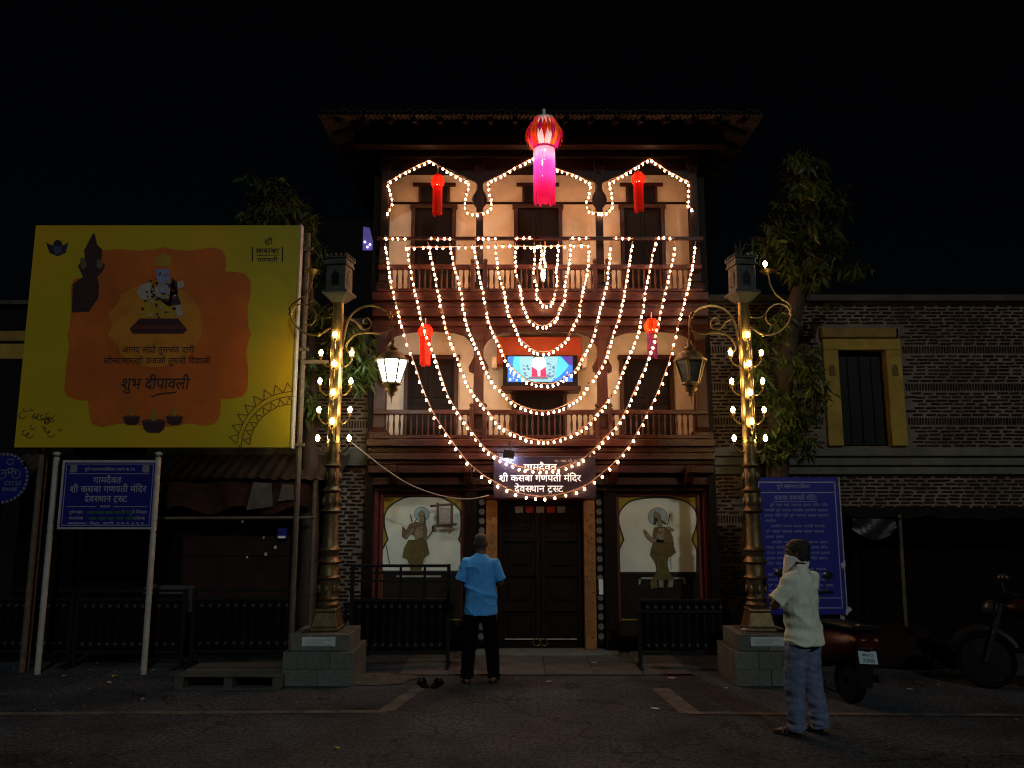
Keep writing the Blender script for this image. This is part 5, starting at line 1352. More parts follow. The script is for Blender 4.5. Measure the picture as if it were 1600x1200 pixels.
# ------------------------------------------------------------------ people
def ering(c, rx, ry, n=16, rz=0, tilt=0):
    out = []
    for k in range(n):
        a = 2*math.pi*k/n; x, y = rx*math.cos(a), ry*math.sin(a)
        # slightly squared section
        q = Vector((x, y, 0)); q.rotate(Matrix.Rotation(tilt, 3, 'X')); q.rotate(Matrix.Rotation(rz, 3, 'Z'))
        out.append(Vector(c)+q)
    return out
def remeshed(mb, name, m, voxel, parent, xf, smooth=4, deform=None, factor=.5):
    me = mb.mesh(name, m); o = bpy.data.objects.new(name, me); COL.objects.link(o)
    r = o.modifiers.new('r', 'REMESH'); r.mode = 'VOXEL'; r.voxel_size = voxel
    s = o.modifiers.new('s', 'SMOOTH'); s.iterations = smooth; s.factor = factor
    bpy.context.view_layer.update()
    dg = bpy.context.evaluated_depsgraph_get()
    me2 = bpy.data.meshes.new_from_object(o.evaluated_get(dg)); me2.name = name
    bpy.data.objects.remove(o); bpy.data.meshes.remove(me)
    if deform:
        nr = [v.normal.copy() for v in me2.vertices]
        for v, nn in zip(me2.vertices, nr): v.co = deform(v.co.copy(), nn)
    me2.transform(xf)
    me2.materials.clear(); me2.materials.append(m)
    me2.polygons.foreach_set('use_smooth', [True]*len(me2.polygons)); me2.update()
    return me2
def hand(mb, wrist, d, palm_n, curl, thumb_side):
    """palm, four curled fingers of different lengths and a thumb"""
    d = Vector(d).normalized(); pn = Vector(palm_n).normalized(); sd = d.cross(pn).normalized()
    w = Vector(wrist)
    mb.tube([w-d*.02, w+d*.03, w+d*.07, w+d*.095], [.026,.032,.038,.034], 10, flat=.5)
    for i, L in enumerate((.068,.078,.073,.056)):
        o_ = w+d*.085+sd*(i-1.5)*.0195*thumb_side*-1
        a1, a2 = curl, curl*1.6
        p1 = o_+(d*math.cos(a1*.5)+pn*math.sin(a1*.5))*L*.45; p2 = p1+(d*math.cos(a1)+pn*math.sin(a1))*L*.32; p3 = p2+(d*math.cos(a2)+pn*math.sin(a2))*L*.25
        mb.tube([o_-d*.02, p1, p2, p3], [.0095,.009,.0082,.0065], 8)
    t0_ = w+d*.03+sd*.03*thumb_side; t1_ = t0_+(d*.6+sd*.6*thumb_side+pn*.3).normalized()*.04; t2_ = t1_+(d*.9+pn*.4).normalized()*.03
    mb.tube([w+d*.025+sd*.015*thumb_side, t0_, t1_, t2_], [.013,.012,.0105,.008], 8)
def head(mb, c, h=.225):
    """c = chin-neck base centre; face toward +y in local space"""
    c = Vector(c)
    rows = [(-.01,.055,.062,.010),(.02,.062,.076,.018),(.045,.066,.086,.014),(.075,.070,.094,.008),(.105,.0735,.099,.0),(.14,.075,.102,-.004),(.17,.072,.099,-.008),(.195,.062,.086,-.010),(.213,.045,.063,-.012),(.224,.022,.032,-.012)]
    mb.loft([ering(c+Vector((0, oy, z)), rx, ry, 18) for z, rx, ry, oy in rows])
    mb.tube([c+Vector((0,.09,.125)), c+Vector((0,.108,.095)), c+Vector((0,.112,.083)), c+Vector((0,.09,.075))], [.009,.012,.015,.012], 8)      # nose
    mb.tube([c+Vector((-.05,.083,.137)), c+Vector((-.02,.099,.14)), c+Vector((.02,.099,.14)), c+Vector((.05,.083,.137))], .009, 7)   # brow
    mb.tube([c+Vector((-.022,.094,.048)), c+Vector((0,.103,.049)), c+Vector((.022,.094,.048))], .0075, 7)            # lips
    mb.sphere(c+Vector((0,.075,.015)), .026, 10, 6)
    for s in (-1, 1):
        mb.tube([c+Vector((s*.072,-.012,.075)), c+Vector((s*.083,-.016,.09)), c+Vector((s*.088,-.018,.115)), c+Vector((s*.08,-.008,.13)), c+Vector((s*.072,0,.11))], [.007,.01,.011,.009,.006], 7, flat=.7)
SKIN = mat('brown_skin', (.12,.062,.038), .55, var=.15, scale=12)
HAIR = mat('black_hair', (.008,.007,.007), .6, var=.4, scale=60, bump=.6, bscale=180)
GHAIR = mat('cropped_grey_hair', (.045,.035,.03), .7, var=.4, scale=80, bump=.6, bscale=200)
def legs(mb, hipz, knee, foot, r, flare=0):
    for s in (-1, 1):
        k_, f_ = knee[0 if s < 0 else 1], foot[0 if s < 0 else 1]
        mb.tube(spline([(s*.085, 0, hipz), ((s*.085+k_[0])/2, k_[1]*.5, (hipz+k_[2])/2), k_, ((k_[0]+f_[0])/2, (k_[1]+f_[1])/2-.01, (k_[2]+f_[2])/2), f_], 4), [r[0]+(r[1]-r[0])*min(1, i/16)+flare*max(0,(i-11))*.002 for i in range(17)], 14)
def foot(mb, p, yaw, L=.25, r=.042, zz=.04):
    d = Vector((-math.sin(yaw), math.cos(yaw), 0)); p = Vector(p)
    mb.loft([ering(p+d*t*L+Vector((0,0,h)), w, hh, 10, rz=yaw, tilt=math.pi/2) for t, w, hh, h in ((-.27,.022,.018,zz-.012),(-.22,.034,.034,zz),(0,.038,.05,zz+.008),(.25,.043,.038,zz-.004),(.5,.05,.025,zz-.015),(.66,.046,.017,zz-.022),(.75,.03,.011,zz-.026))])

# --- man in the blue shirt: back to us, hands folded before him
def man_blue():
    gx, gy, _ = gnd(750, 1066)
    P = thing('person', 'barefoot person in bright blue shirt and black trousers facing the temple door', 'person', (gx, gy, 0))
    xf = Matrix.Translation((gx, gy, 0)) @ Matrix.Rotation(R(-4), 4, 'Z')
    feet = [(-.15,-.03,.07), (.155,.04,.07)]; knees = [(-.125,.03,.47), (.125,.06,.47)]
    el = [(-.238,-.005,1.12), (.236,-.005,1.12)]; wr = [(-.06,.27,1.10), (.05,.29,1.12)]; sh = [(-.165,-.01,1.345), (.165,-.01,1.345)]
    b = MB()
    b.loft([ering((0,oy,z), rx, ry, 18) for z, rx, ry, oy in ((.80,.13,.10,0),(.92,.15,.11,0),(1.05,.14,.10,0),(1.2,.155,.105,0),(1.33,.16,.10,-.005),(1.40,.11,.08,-.01),(1.43,.06,.06,-.005))])
    b.tube([(0,-.005,1.38),(0,.0,1.45),(0,.01,1.49)], [.062,.056,.058], 14)
    head(b, (0, .015, 1.455))
    legs(b, .86, knees, feet, (.085,.045))
    for i in range(2):
        b.tube(spline([sh[i], ((sh[i][0]+el[i][0])/2, 0, 1.25), el[i], ((el[i][0]+wr[i][0])/2, .17, 1.09), wr[i]], 4), [.052-.022*k/16 for k in range(17)], 12)
        s = -1 if i == 0 else 1
        hand(b, wr[i], (-s*.75, .5, .15), (0,-1,.1), .8, s)
        foot(b, (feet[i][0], feet[i][1], 0), R(8)*-s)
    me = remeshed(b, 'body', SKIN, .0075, P, xf, 3); link('body', me, P)
    h = MB(); c = Vector((0,.015,1.455))
    h.loft([ering(c+Vector((0, oy, z)), rx, ry, 18) for z, rx, ry, oy in ((.07,.066,.055,-.042),(.10,.076,.082,-.026),(.14,.0785,.098,-.013),(.17,.0755,.1,-.012),(.197,.065,.088,-.013),(.216,.047,.064,-.014),(.228,.022,.032,-.014))])
    link('hair', remeshed(h, 'hair', GHAIR, .006, P, xf, 3), P)
    t = MB()
    t.loft([ering((.005*math.sin(z*9),oy,z), rx, ry, 20) for z, rx, ry, oy in ((.755,.196,.142,.0),(.80,.197,.143,0),(.92,.190,.137,.0),(1.05,.185,.125,0),(1.2,.182,.12,0),(1.29,.186,.118,-.005),(1.345,.172,.105,-.01),(1.39,.13,.088,-.01),(1.42,.085,.075,-.008),(1.445,.066,.064,-.005))])
    for i in range(2):
        m1 = tuple((a+b_)/2 for a, b_ in zip(sh[i], el[i]))
        t.tube([(sh[i][0]*.5, -.01, 1.34), sh[i], m1, (el[i][0]*1.0, el[i][1], el[i][2]+.02)], [.06,.066,.07,.076], 14)
    def fold(co, n):
        f = .55*noise.noise(Vector((co.x*5+co.z*4, co.y*4, co.z*11)))+.45*noise.noise(Vector((co.x*9-co.z*9, co.y*6, co.z*7+3)))
        g_ = math.exp(-((co.z-.985)/.03)**2)*.012*math.sin(co.x*9+1) + math.exp(-((co.z-1.02-co.x*-.35)/.02)**2)*.012
        r_ = 1-abs(noise.noise(Vector((co.x*4+co.z*2.5, co.y*4, co.z*5.5-co.x*3)))); return co+n*(.009*f+g_+.012*(r_**5-.4))
    BS = mat('bright_blue_cotton', (.075,.38,.93), .85, var=.12, scale=9, bump=.8, bscale=16)
    link('shirt', remeshed(t, 'shirt', BS, .009, P, xf, 3, fold), P)
    tr = MB()
    tr.loft([ering((0,0,z), rx, ry, 18) for z, rx, ry in ((.74,.15,.105),(.80,.155,.108),(.9,.153,.105),(.96,.15,.10))])
    legs(tr, .82, knees, [(feet[0][0],feet[0][1],.045),(feet[1][0],feet[1][1],.045)], (.102,.066), .5)
    def fold2(co, n): return co+n*(.010*noise.noise(Vector((co.x*8, co.y*8, co.z*9))) + .016*math.exp(-((co.z-.1)/.08)**2)*noise.noise(Vector((co.x*12, co.y*9, co.z*34))))
    link('trousers', remeshed(tr, 'trousers', mat('black_trousers', (.004,.004,.006), .9, spec=.05, var=.2), .010, P, xf, 3, fold2), P)
man_blue()

# --- man in the cream shirt: three-quarter back view, arms crossed, cloth over nose and mouth
def man_cream():
    gx, gy, _ = gnd(1264, 1149)
    P = thing('person', 'person in cream shirt and jeans with arms crossed and white cloth mask', 'person', (gx, gy, 0))
    yaw = R(38)
    xf = Matrix.Translation((gx, gy, 0)) @ Matrix.Rotation(yaw, 4, 'Z')
    feet = [(-.12,.05,.075), (.13,-.04,.075)]; knees = [(-.105,.05,.48), (.115,.02,.48)]
    sh = [(-.17,-.01,1.36), (.17,-.01,1.36)]; el = [(-.265,.10,1.13), (.265,.10,1.13)]; wr = [(.06,.235,1.13), (-.07,.215,1.17)]
    b = MB()
    b.loft([ering((0,oy,z), rx, ry, 18) for z, rx, ry, oy in ((.80,.13,.10,0),(.92,.15,.11,0),(1.05,.14,.105,0),(1.2,.155,.105,0),(1.33,.16,.10,-.005),(1.41,.11,.08,-.01),(1.44,.06,.06,-.005))])
    b.tube([(0,-.005,1.39),(0,.0,1.46),(0,.01,1.50)], [.062,.056,.058], 14)
    hb = MB(); head(hb, (0, .015, 0))
    hy = R(22)
    Mh = Matrix.Translation((0,0,1.465)) @ Matrix.Rotation(hy, 4, 'Z')
    b.raw([tuple(Mh @ Vector(v)) for v in hb.v], hb.f)
    legs(b, .86, knees, feet, (.085,.045))
    for i in range(2):
        s = -1 if i == 0 else 1
        b.tube(spline([sh[i], tuple((p+q)/2 for p, q in zip(sh[i], el[i])), el[i], ((el[i][0]+wr[i][0])/2, .20, (el[i][2]+wr[i][2])/2), wr[i]], 4), [.052-.022*k/16 for k in range(17)], 12)
        hand(b, wr[i], (-s*.9, .05+.1*(i==0), .1), (0,-1,-.1), .7, s)
        foot(b, (feet[i][0], feet[i][1], .012), R(9)*-s)
    link('body', remeshed(b, 'body', SKIN, .0075, P, xf, 3), P)
    h = MB()
    h.loft([ering(Vector((0, .015+oy, z)), rx, ry, 18) for z, rx, ry, oy in ((.055,.064,.05,-.050),(.085,.076,.072,-.036),(.12,.082,.088,-.026),(.155,.084,.106,-.012),(.185,.079,.106,-.010),(.212,.067,.092,-.012),(.232,.045,.066,-.014),(.242,.02,.03,-.014))])
    link('hair', remeshed(h, 'hair', HAIR, .006, P, xf @ Mh, 3, lambda co, n: co+n*.006*noise.noise(co*60)), P)
    # handkerchief: wraps nose to nape, hangs in a point on the chest
    k_ = MB(); V = []; F = []; na, nz_ = 32, 9
    for j in range(nz_):
        for i in range(na+1):
            a = math.pi*2*i/na; ct = math.cos(a)          # a=0 in front (+y)
            front = max(0, ct)
            top = .098 if ct > .3 else .098-(.3-ct)*.062
            bot = .03-.15*front**1.5-(0 if ct > 0 else -.012)
            t = j/(nz_-1); z = top+(bot-top)*t
            r_x = .083+.006*math.sin(t*3)+.018*front*t; r_y = .112+.03*front*t
            if ct < 0: r_x += .0; r_y = .095
            V.append((r_x*math.sin(a), .015+r_y*ct+.004*math.sin(a*9+t*5), z+.004*math.sin(a*7)))
    for j in range(nz_-1):
        for i in range(na): q = j*(na+1)+i; F.append((q, q+1, q+na+2, q+na+1))
    k_.raw(V, F); me = k_.mesh('face_cloth', mat('white_handkerchief', (.72,.76,.8), .85, var=.08, scale=20), True, 80); me.transform(xf @ Mh)
    o = link('face_cloth', me, P); sm = o.modifiers.new('solid', 'SOLIDIFY'); sm.thickness = .003
    t = MB()
    t.loft([ering((.004*math.sin(z*9),oy,z), rx, ry, 20) for z, rx, ry, oy in ((.785,.208,.168,-.01),(.83,.205,.160,-.006),(.92,.195,.146,.0),(1.05,.188,.132,0),(1.2,.195,.128,0),(1.30,.198,.122,-.005),(1.36,.182,.108,-.01),(1.405,.13,.088,-.01),(1.435,.088,.076,-.008),(1.46,.07,.068,-.005))])
    for i in range(2):
        m1 = tuple((p+q)/2 for p, q in zip(sh[i], el[i]))
        t.tube([(sh[i][0]*.5, -.01, 1.355), sh[i], m1, (el[i][0], el[i][1]-.005, el[i][2]+.035)], [.062,.068,.073,.079], 14)
    t.tube([(-.05,.045,1.455),(-.062,-.02,1.47),(0,-.07,1.475),(.062,-.02,1.47),(.05,.045,1.455)], .016, 8)
    def fold(co, n):
        f = .5*noise.noise(Vector((co.x*5, co.y*5, co.z*13+co.x*8)))+.5*noise.noise(Vector((co.x*8-co.z*10, co.y*8, co.z*5+3)))
        g_ = .010*math.sin(co.z*55+co.x*12)*math.exp(-((co.z-.93)/.14)**2)*max(0, .3-co.x*2.5)
        r_ = 1-abs(noise.noise(Vector((co.x*4+co.z*2.5, co.y*4, co.z*6-co.x*4+7)))); return co+n*(.014*f+g_+.018*(r_**5-.4))
    link('shirt', remeshed(t, 'shirt', mat('cream_cotton', (.70,.78,.66), .85, var=.12, scale=9, bump=.8, bscale=16), .009, P, xf, 3, fold), P)
    tr = MB()
    tr.loft([ering((0,0,z), rx, ry, 18) for z, rx, ry in ((.74,.152,.11),(.80,.156,.112),(.9,.153,.105),(.96,.15,.10))])
    legs(tr, .82, knees, [(feet[0][0],feet[0][1],.05),(feet[1][0],feet[1][1],.05)], (.106,.076), .6)
    def fold2(co, n): return co+n*(.012*noise.noise(Vector((co.x*7, co.y*7, co.z*10)))+.010*noise.noise(Vector((co.x*14, co.y*14, co.z*22+4))) + .018*math.exp(-((co.z-.12)/.1)**2)*noise.noise(Vector((co.x*12, co.y*9, co.z*30))))
    link('jeans', remeshed(tr, 'jeans', mat('blue_denim', (.12,.16,.28), .85, var=.35, scale=9, bump=.8, bscale=22), .010, P, xf, 3, fold2), P)
    for i in range(2):
        s = -1 if i == 0 else 1
        sd_ = MB(); fx, fy, _ = feet[i]; yw = R(9)*-s; d = Vector((-math.sin(yw), math.cos(yw), 0)); n_ = Vector((d.y, -d.x, 0)); c = Vector((fx, fy, 0))
        pts = []
        for t_, w_ in ((-.075,.025),(-.06,.04),(.0,.043),(.08,.05),(.15,.055),(.19,.045),(.205,.02)): pts.append((t_, w_))
        out = [c+d*t_+n_*w_ for t_, w_ in pts]+[c+d*t_-n_*w_ for t_, w_ in pts[::-1]]
        m_ = len(out); sd_.raw([(p.x,p.y,.002) for p in out]+[(p.x,p.y,.02) for p in out], [tuple(range(m_)), tuple(range(2*m_-1,m_-1,-1))]+[(k,m_+k,m_+(k+1)%m_,(k+1)%m_) for k in range(m_)])
        for t_ in (.06, .1):
            sd_.tube([c+d*t_+n_*.052+Vector((0,0,.02)), c+d*t_+n_*.03+Vector((0,0,.068-t_*.1)), c+d*t_-n_*.03+Vector((0,0,.068-t_*.1)), c+d*t_-n_*.052+Vector((0,0,.02))], .011, 6)
        me = sd_.mesh('sandal', mat('dark_sandal', (.02,.015,.013), .6)); me.transform(xf); link('sandal', me, P)
man_cream()

# ------------------------------------------------------------------ scooter (rear three-quarter view) and motorcycle
MARN = mat('maroon_paint', (.03,.003,.006), .35, var=.15, spec=.25)
TYRE = mat('rubber', (.005,.005,.005), .8, spec=.06, var=.2)
CHR = mat('bright_metal', (.05,.05,.052), .3, metal=.6, var=.1)
def wheel(par, M_, c, r, w, name='wheel'):
    n = 28; mb = MB(); V = []; F = []
    sec = [(r-.055,-w*.4),(r-.02,-w*.5),(r-.004,-w*.3),(r,0),(r-.004,w*.3),(r-.02,w*.5),(r-.055,w*.4)]
    for k in range(n):
        a = 2*math.pi*k/n
        for rr_, x_ in sec: V.append(tuple(M_ @ Vector((c[0]+x_, c[1]+rr_*math.cos(a), c[2]+rr_*math.sin(a)))))
    m_ = len(sec)
    for k in range(n):
        for j in range(m_): F.append((k*m_+j, k*m_+(j+1)%m_, ((k+1)%n)*m_+(j+1)%m_, ((k+1)%n)*m_+j))
    mb.raw(V, F); wo = mb.build(name, TYRE, par, smooth=True)
    hb = MB(); pr_ = [(.03,-.05),(r-.06,-.03),(r-.055,0),(r-.06,.03),(.03,.05)]; V = []; F = []
    for k in range(n):
        a = 2*math.pi*k/n
        for rr_, x_ in pr_: V.append(tuple(M_ @ Vector((c[0]+x_, c[1]+rr_*math.cos(a), c[2]+rr_*math.sin(a)))))
    for k in range(n):
        for j in range(5): F.append((k*5+j, k*5+(j+1)%5, ((k+1)%n)*5+(j+1)%5, ((k+1)%n)*5+j))
    hb.raw(V, F); hb.build('rim', IRON, wo, smooth=True)
def xm(mb, M_): mb.v = [tuple(M_ @ Vector(v)) for v in mb.v]; return mb
gx, gy, _ = gnd(1362, 1112)
SC = thing('scooter', 'dark maroon scooter with pale number plate parked behind the man in cream', 'scooter', (gx, gy+.1, 0))
MS = Matrix.Translation((gx-.02, gy+.12, 0)) @ Matrix.Rotation(R(12), 4, 'Z') @ Matrix.Rotation(R(4), 4, 'Y')   # rides toward +y, leaning on its stand
wheel(SC, MS, (0,.22,.22), .22, .10); wheel(SC, MS, (0,1.45,.22), .22, .09)
b = MB(); b.loft([[Vector((rx*math.copysign(abs(math.cos(a*.3927))**.8, math.cos(a*.3927)), y, zc+rz_*math.sin(a*.3927))) for a in range(16)] for y, rx, rz_, zc in ((-.06,.07,.06,.62),(.0,.13,.12,.60),(.12,.17,.16,.57),(.32,.19,.19,.54),(.55,.19,.19,.50),(.72,.15,.16,.46),(.80,.09,.12,.42))])
body = xm(b, MS).build('rear_body', MARN, SC, smooth=True, angle=60)
b = MB(); b.loft([[Vector((rx*math.copysign(abs(math.cos(a*.3927))**.6, math.cos(a*.3927)), y, zc+rz_*math.sin(a*.3927))) for a in range(16)] for y, rx, rz_, zc in ((-.03,.09,.03,.76),(.04,.14,.045,.765),(.25,.155,.05,.765),(.45,.15,.05,.755),(.6,.14,.045,.74),(.74,.10,.03,.72))]); xm(b, MS).build('seat', BLACKP, SC, smooth=True, angle=60)
b = MB(); b.loft([[Vector((rx*math.cos(a*.5236), y+.03*math.sin(a*.5236), z)) for a in range(12)] for y, rx, z in ((.95,.15,.30),(1.05,.19,.5),(1.12,.2,.7),(1.1,.16,.88),(1.06,.1,.95))]); xm(b, MS).build('leg_shield', MARN, SC, smooth=True)
b = MB(); b.box(-.15,.15,.72,1.1,.26,.31); xm(b, MS).build('footboard', BLACKP, SC, bev=.01)
b = MB(); b.loft([[Vector((.10*s_*math.cos(a*.5236), 1.45+.24*s_*math.sin(a*.5236), z)) for a in range(12)] for s_, z in ((1.0,.36),(.98,.44),(.7,.49),(.3,.51))]); xm(b, MS).build('front_mudguard', MARN, SC, smooth=True)
b = MB(); b.tube([(0,1.4,.3),(0,1.2,.75),(0,1.12,1.0)], .03, 8); xm(b, MS).build('steering_column', IRON, SC)
b = MB(); b.tube(spline([(-.34,1.0,1.04),(-.2,1.07,1.02),(0,1.11,1.0),(.2,1.07,1.02),(.34,1.0,1.04)],5), .018, 8); hb_ = xm(b, MS).build('handlebar', BLACKP, SC, smooth=True)
for s in (-1, 1):
    b = MB(); b.tube([(s*.26,1.05,1.03),(s*.30,1.07,1.18)], .007, 6); xm(b, MS).build('mirror_stem', IRON, SC)
    b = MB(); b.lathe([(.001,-.012),(.045,-.01),(.06,0),(.045,.012),(.001,.014)], (0,0,0), 14, sx=1.2); b.v = [(v[0]+s*.31, v[2]+1.06, v[1]*.8+1.22) for v in b.v]; xm(b, MS).build('mirror', CHR, SC, smooth=True)
b = MB(); b.tube(spline([(-.11,.1,.74),(-.13,-.06,.80),(-.08,-.14,.815),(.08,-.14,.815),(.13,-.06,.80),(.11,.1,.74)],5), .014, 7); xm(b, MS).build('grab_rail', CHR, SC, smooth=True)
b = MB(); b.box(-.12,.12,-.085,-.03,.58,.66); xm(b, MS).build('tail_lamp', mat('red_lens', (.05,.003,.004), .15, var=0), SC, bev=.02)
b = MB(); b.frustum(0,-.02,.20,.56,.075,.02,.10,.03); xm(b, MS).build('rear_mudguard', BLACKP, SC, bev=.008)
pmx = MB(); pmx.box(-.105,.105,-.078,-.072,.44,.56); pmx.v = [(v[0], v[1]-(.5-v[2])*.25+.01, v[2]) for v in pmx.v]; pl_ = xm(pmx, MS).build('number_plate', mat('plate_white', (.42,.58,.66), .4, var=.05), SC, bev=.008)
tx = MB(); text_on(tx, 'g1', 0, .513, 0, .026, .12); text_on(tx, 'g2', 0, .458, 0, .038, .14); tx.v = [(v[0], -.0805-(.5-v[2])*.25+.01, v[2]) for v in tx.v]; xm(tx, MS).build('plate_lettering', mat('plate_ink', (.06,.1,.14), .5), pl_)
b = MB(); b.tube(spline([(.15,.55,.2),(.16,.3,.24),(.17,-.05,.30)],4), [.03]*4+[.045]*5, 10); xm(b, MS).build('exhaust', CHR, SC, smooth=True)
b = MB(); b.tube([(-.1,.5,.16),(-.24,.52,.01)], .012, 6); xm(b, MS).build('side_stand', IRON, SC)
for s in (-1, 1):
    b = MB(); b.sphere((s*.13,-.01,.66), .026, 8, 6); xm(b, MS).build('indicator', mat('amber_lens', (.3,.1,.01), .2, var=0), SC)
# motorcycle in the dark at the far right
mx, my, _ = gnd(1690, 1098)
MO = thing('motorcycle', 'motorcycle with red tank almost lost in the dark at the right edge', 'motorcycle', (mx, my+.3, 0))
MM = Matrix.Translation((mx, my+.3, 0)) @ Matrix.Rotation(R(62), 4, 'Z') @ Matrix.Rotation(R(5), 4, 'Y')
wheel(MO, MM, (0,-.62,.3), .30, .10); wheel(MO, MM, (0,.66,.3), .30, .085)
b = MB(); b.loft([[Vector((rx*math.cos(a*.5236), y, zc+rz_*math.sin(a*.5236))) for a in range(12)] for y, rx, rz_, zc in ((-.1,.07,.06,.80),(.0,.12,.11,.83),(.18,.15,.13,.86),(.33,.13,.11,.87),(.42,.06,.06,.86))]); xm(b, MM).build('fuel_tank', mat('red_tank', (.02,.0015,.002), .35, spec=.15, var=.1), MO, smooth=True)  # red taken almost to black, standing in for the weak light here
b = MB(); b.loft([[Vector((rx*math.cos(a*.5236), y, zc+rz_*math.sin(a*.5236))) for a in range(12)] for y, rx, rz_, zc in ((-.72,.06,.04,.87),(-.6,.12,.06,.83),(-.35,.13,.06,.79),(-.12,.1,.05,.80))]); xm(b, MM).build('seat', BLACKP, MO, smooth=True)
b = MB(); b.box(-.13,.13,-.12,.28,.28,.62); xm(b, MM).build('engine', IRON, MO, bev=.03)
for s in (-1, 1):
    b = MB(); b.tube([(s*.08,.66,.3),(s*.08,.46,.92)], .022, 8); xm(b, MM).build('fork', CHR, MO)
    b = MB(); b.tube([(s*.08,-.62,.3),(s*.09,-.05,.42)], .02, 8); xm(b, MM).build('swing_arm', IRON, MO)
    b = MB(); b.tube([(s*.2,.4,1.04),(s*.26,.42,1.16)], .007, 6); b.sphere((s*.27,.42,1.2), .05, 10, 6); xm(b, MM).build('mirror', CHR, MO, smooth=True)
b = MB(); b.tube(spline([(-.36,.3,1.02),(-.2,.4,1.03),(0,.44,.98),(.2,.4,1.03),(.36,.3,1.02)],5), .015, 8); xm(b, MM).build('handlebar', BLACKP, MO)
b = MB(); b.sphere((0,.56,.86), .10, 14, 10); xm(b, MM).build('headlamp', CHR, MO, smooth=True)
b = MB(); b.tube([(.14,.1,.3),(.15,-.3,.28),(.15,-.8,.36)], [.025,.035,.045], 10); xm(b, MM).build('exhaust', CHR, MO, smooth=True)
for y in (-.62, .66):
    b = MB(); b.tube([(0, y+.33*math.cos(a), .3+.33*math.sin(a)) for a in [math.pi*(.15+.7*k/10) for k in range(11)]], .055, 8, flat=1); xm(b, MM).build('mudguard', BLACKP, MO, smooth=True)

# ------------------------------------------------------------------ small things on the ground
PLT = mat('grey_pallet_wood', (.06,.058,.055), .85, var=.4, scale=6, bump=.4, rnd=.3, stretch=(1,5,5))
px0, py0, _ = gnd(355, 1078)
PA = thing('wooden_pallet', 'dark wooden pallet lying beside the west lamp plinth', 'pallet', (px0, py0+.3, 0))
for k in range(6):
    mb = MB(); mb.box(px0-.58, px0+.58, py0+.0+k*.125, py0+.105+k*.125, .13, .15, jit=.004); mb.build('deck_board', PLT, PA, bev=.003)
for x in (-.54, 0, .54):
    mb = MB(); mb.box(px0+x-.05, px0+x+.05, py0+.01, py0+.73, .015, .128, jit=.003); mb.build('bearer', PLT, PA, bev=.003)
for y in (0, .3, .62):
    mb = MB(); mb.box(px0-.58, px0+.58, py0+y, py0+y+.1, .0, .0148); mb.build('bottom_board', PLT, PA)
def shoe(u, v, yaw, label):
    x, y, _ = gnd(u, v); S_ = thing('slipper', label, 'slipper', (x, y, 0), 'pair of black slippers')
    M_ = Matrix.Translation((x, y, 0)) @ Matrix.Rotation(yaw, 4, 'Z')
    pts = ((-.13,.028),(-.11,.042),(-.03,.04),(.05,.047),(.1,.046),(.13,.025)); out = [(w, t) for t, w in pts]+[(-w, t) for t, w in pts[::-1]]; n = len(out)
    mb = MB(); mb.raw([(a, b, .003) for a, b in out]+[(a, b, .028) for a, b in out], [tuple(range(n-1,-1,-1)), tuple(range(n,2*n))]+[(k,(k+1)%n,n+(k+1)%n,n+k) for k in range(n)]); xm(mb, M_).build('sole', TYRE, S_)
    mb = MB(); V = []; F = []
    for j, (yy_, ww, hh) in enumerate(((.0,.044,.075),(.05,.047,.072),(.09,.045,.055),(.122,.03,.035))):
        for i in range(7): a = math.pi*i/6; V.append((ww*math.cos(a), yy_, .027+hh*.8*math.sin(a)))
    for j in range(3):
        for i in range(6): q = j*7+i; F.append((q,q+1,q+8,q+7))
    mb.raw(V, F); xm(mb, M_).build('strap', BLACKP, S_, smooth=True)
shoe(661, 1072, R(20), 'black slipper of the empty pair, the one nearer the west lamp plinth'); shoe(683, 1072, R(-14), 'black slipper of the empty pair, the one nearer the blue-shirted person')
DUST = mat('pale_dust', (.06,.063,.056), .95, var=.5, scale=9, bump=.6)
x, y, _ = gnd(592, 1062); mb = MB(); V = [(x, y, .02)]; n = 26
for k in range(n):
    a = 2*math.pi*k/n; r = 1+.3*noise.noise((math.cos(a)*1.5, math.sin(a)*1.5, 2)); V.append((x+.42*r*math.cos(a), y+.3*r*math.sin(a), .0085))
mb.raw(V, [(0, k+1, (k+1) % n+1) for k in range(n)]); o = mb.build('dust_heap', DUST, smooth=True); tag(o, 'pale patch of swept dust beside the west lamp plinth', 'dust')
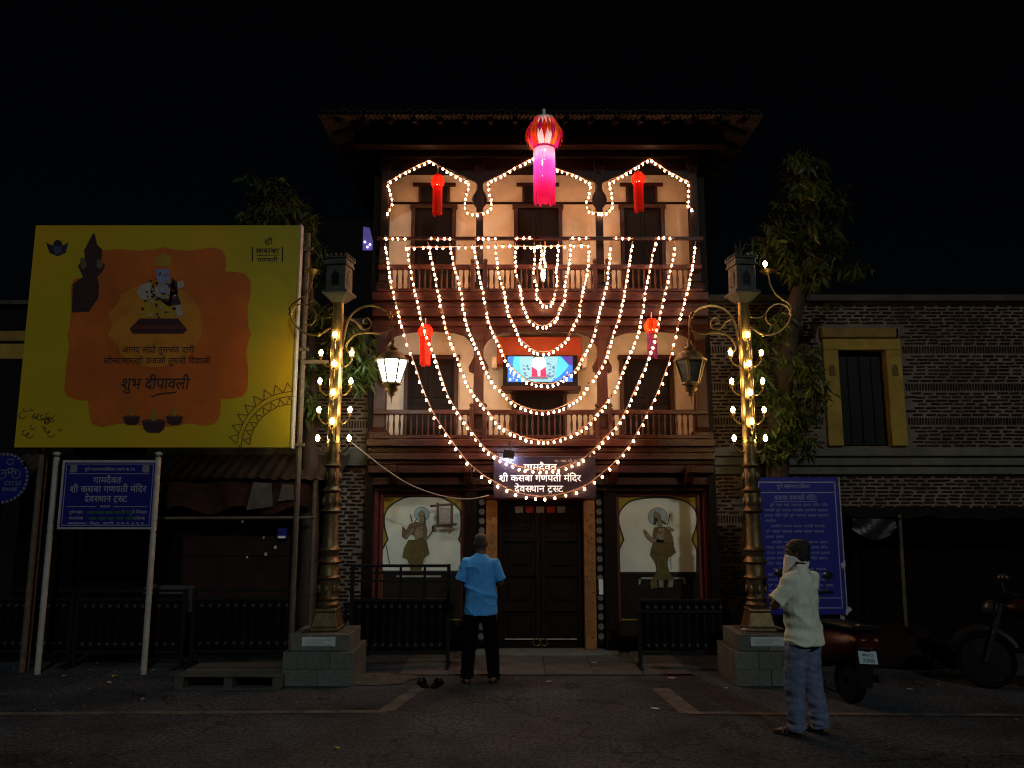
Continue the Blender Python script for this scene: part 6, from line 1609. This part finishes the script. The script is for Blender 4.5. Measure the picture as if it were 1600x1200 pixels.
SCR = mat('white_scrap', (.4,.4,.4), .8, var=.2)
def scrap(u, v, s, label, h=.025, m=SCR):
    x, y, _ = gnd(u, v); mb = MB(); n = 7; V = [(x, y, h)]
    for k in range(n):
        a = 2*math.pi*k/n+random.random()*.5; r = s*random.uniform(.6,1.1); V.append((x+r*math.cos(a), y+r*.8*math.sin(a), .009+random.uniform(0,.5)*h))
    V.append((x, y, .008)); mb.raw(V, [(0,k+1,(k+1)%n+1) for k in range(n)]+[(n+1,(k+1)%n+1,k+1) for k in range(n)])
    tag(mb.build('paper_scrap', m), label, 'litter', 'scraps of litter on the ground')
for u, v, s, l in ((1024,1109,.05,'white scrap lying in front of the oblique right road marking'), (1050,1061,.055,'white scrap in front of the low east barricade'), (1135,1077,.03,'small white scrap at the foot of the east plinth'), (930,1037,.09,'pale flat scrap on the paving east of the door'),
                   (858,1067,.04,'thin white scrap on the ground in front of the door'), (780,1017,.025,'tiny white scrap beside the blue-shirted person at the door step'), (812,1019,.02,'tiny white scrap on the threshold in front of the door'), (171,1068,.045,'crumpled white scrap between the posts of the blue notice board'),
                   (100,1058,.03,'little pale scrap right of the left sign post'), (1422,1079,.04,'white scrap on the ground right of the scooter'), (223,1094,.025,'small white scrap in front of the right sign post')):
    scrap(u, v, s, l)
scrap(178, 1058, .04, 'yellow leaf scrap between the posts of the blue notice board', m=mat('yellow_scrap', (.4,.3,.04), .8)); scrap(527, 1171, .03, 'small yellow scrap on the road near the bottom picture edge', m=MC['yellow_scrap'])
o = MB(); p = (Xu(1165,560,YL)-.34, YL-.25, .552); n = 8; V = [(p[0], p[1], .60)]
for k in range(n): V.append((p[0]+.06*math.cos(k*.785)*random.uniform(.7,1.1), p[1]+.05*math.sin(k*.785), .565+random.uniform(0,.03)))
V = [(v[0]+.1, v[1], v[2]+.012) for v in V]; o.raw(V, [(0,k+1,(k+1)%n+1) for k in range(n)]); tag(o.build('plastic_bag', SCR), 'crumpled white bag left on the east lamp plinth', 'bag')
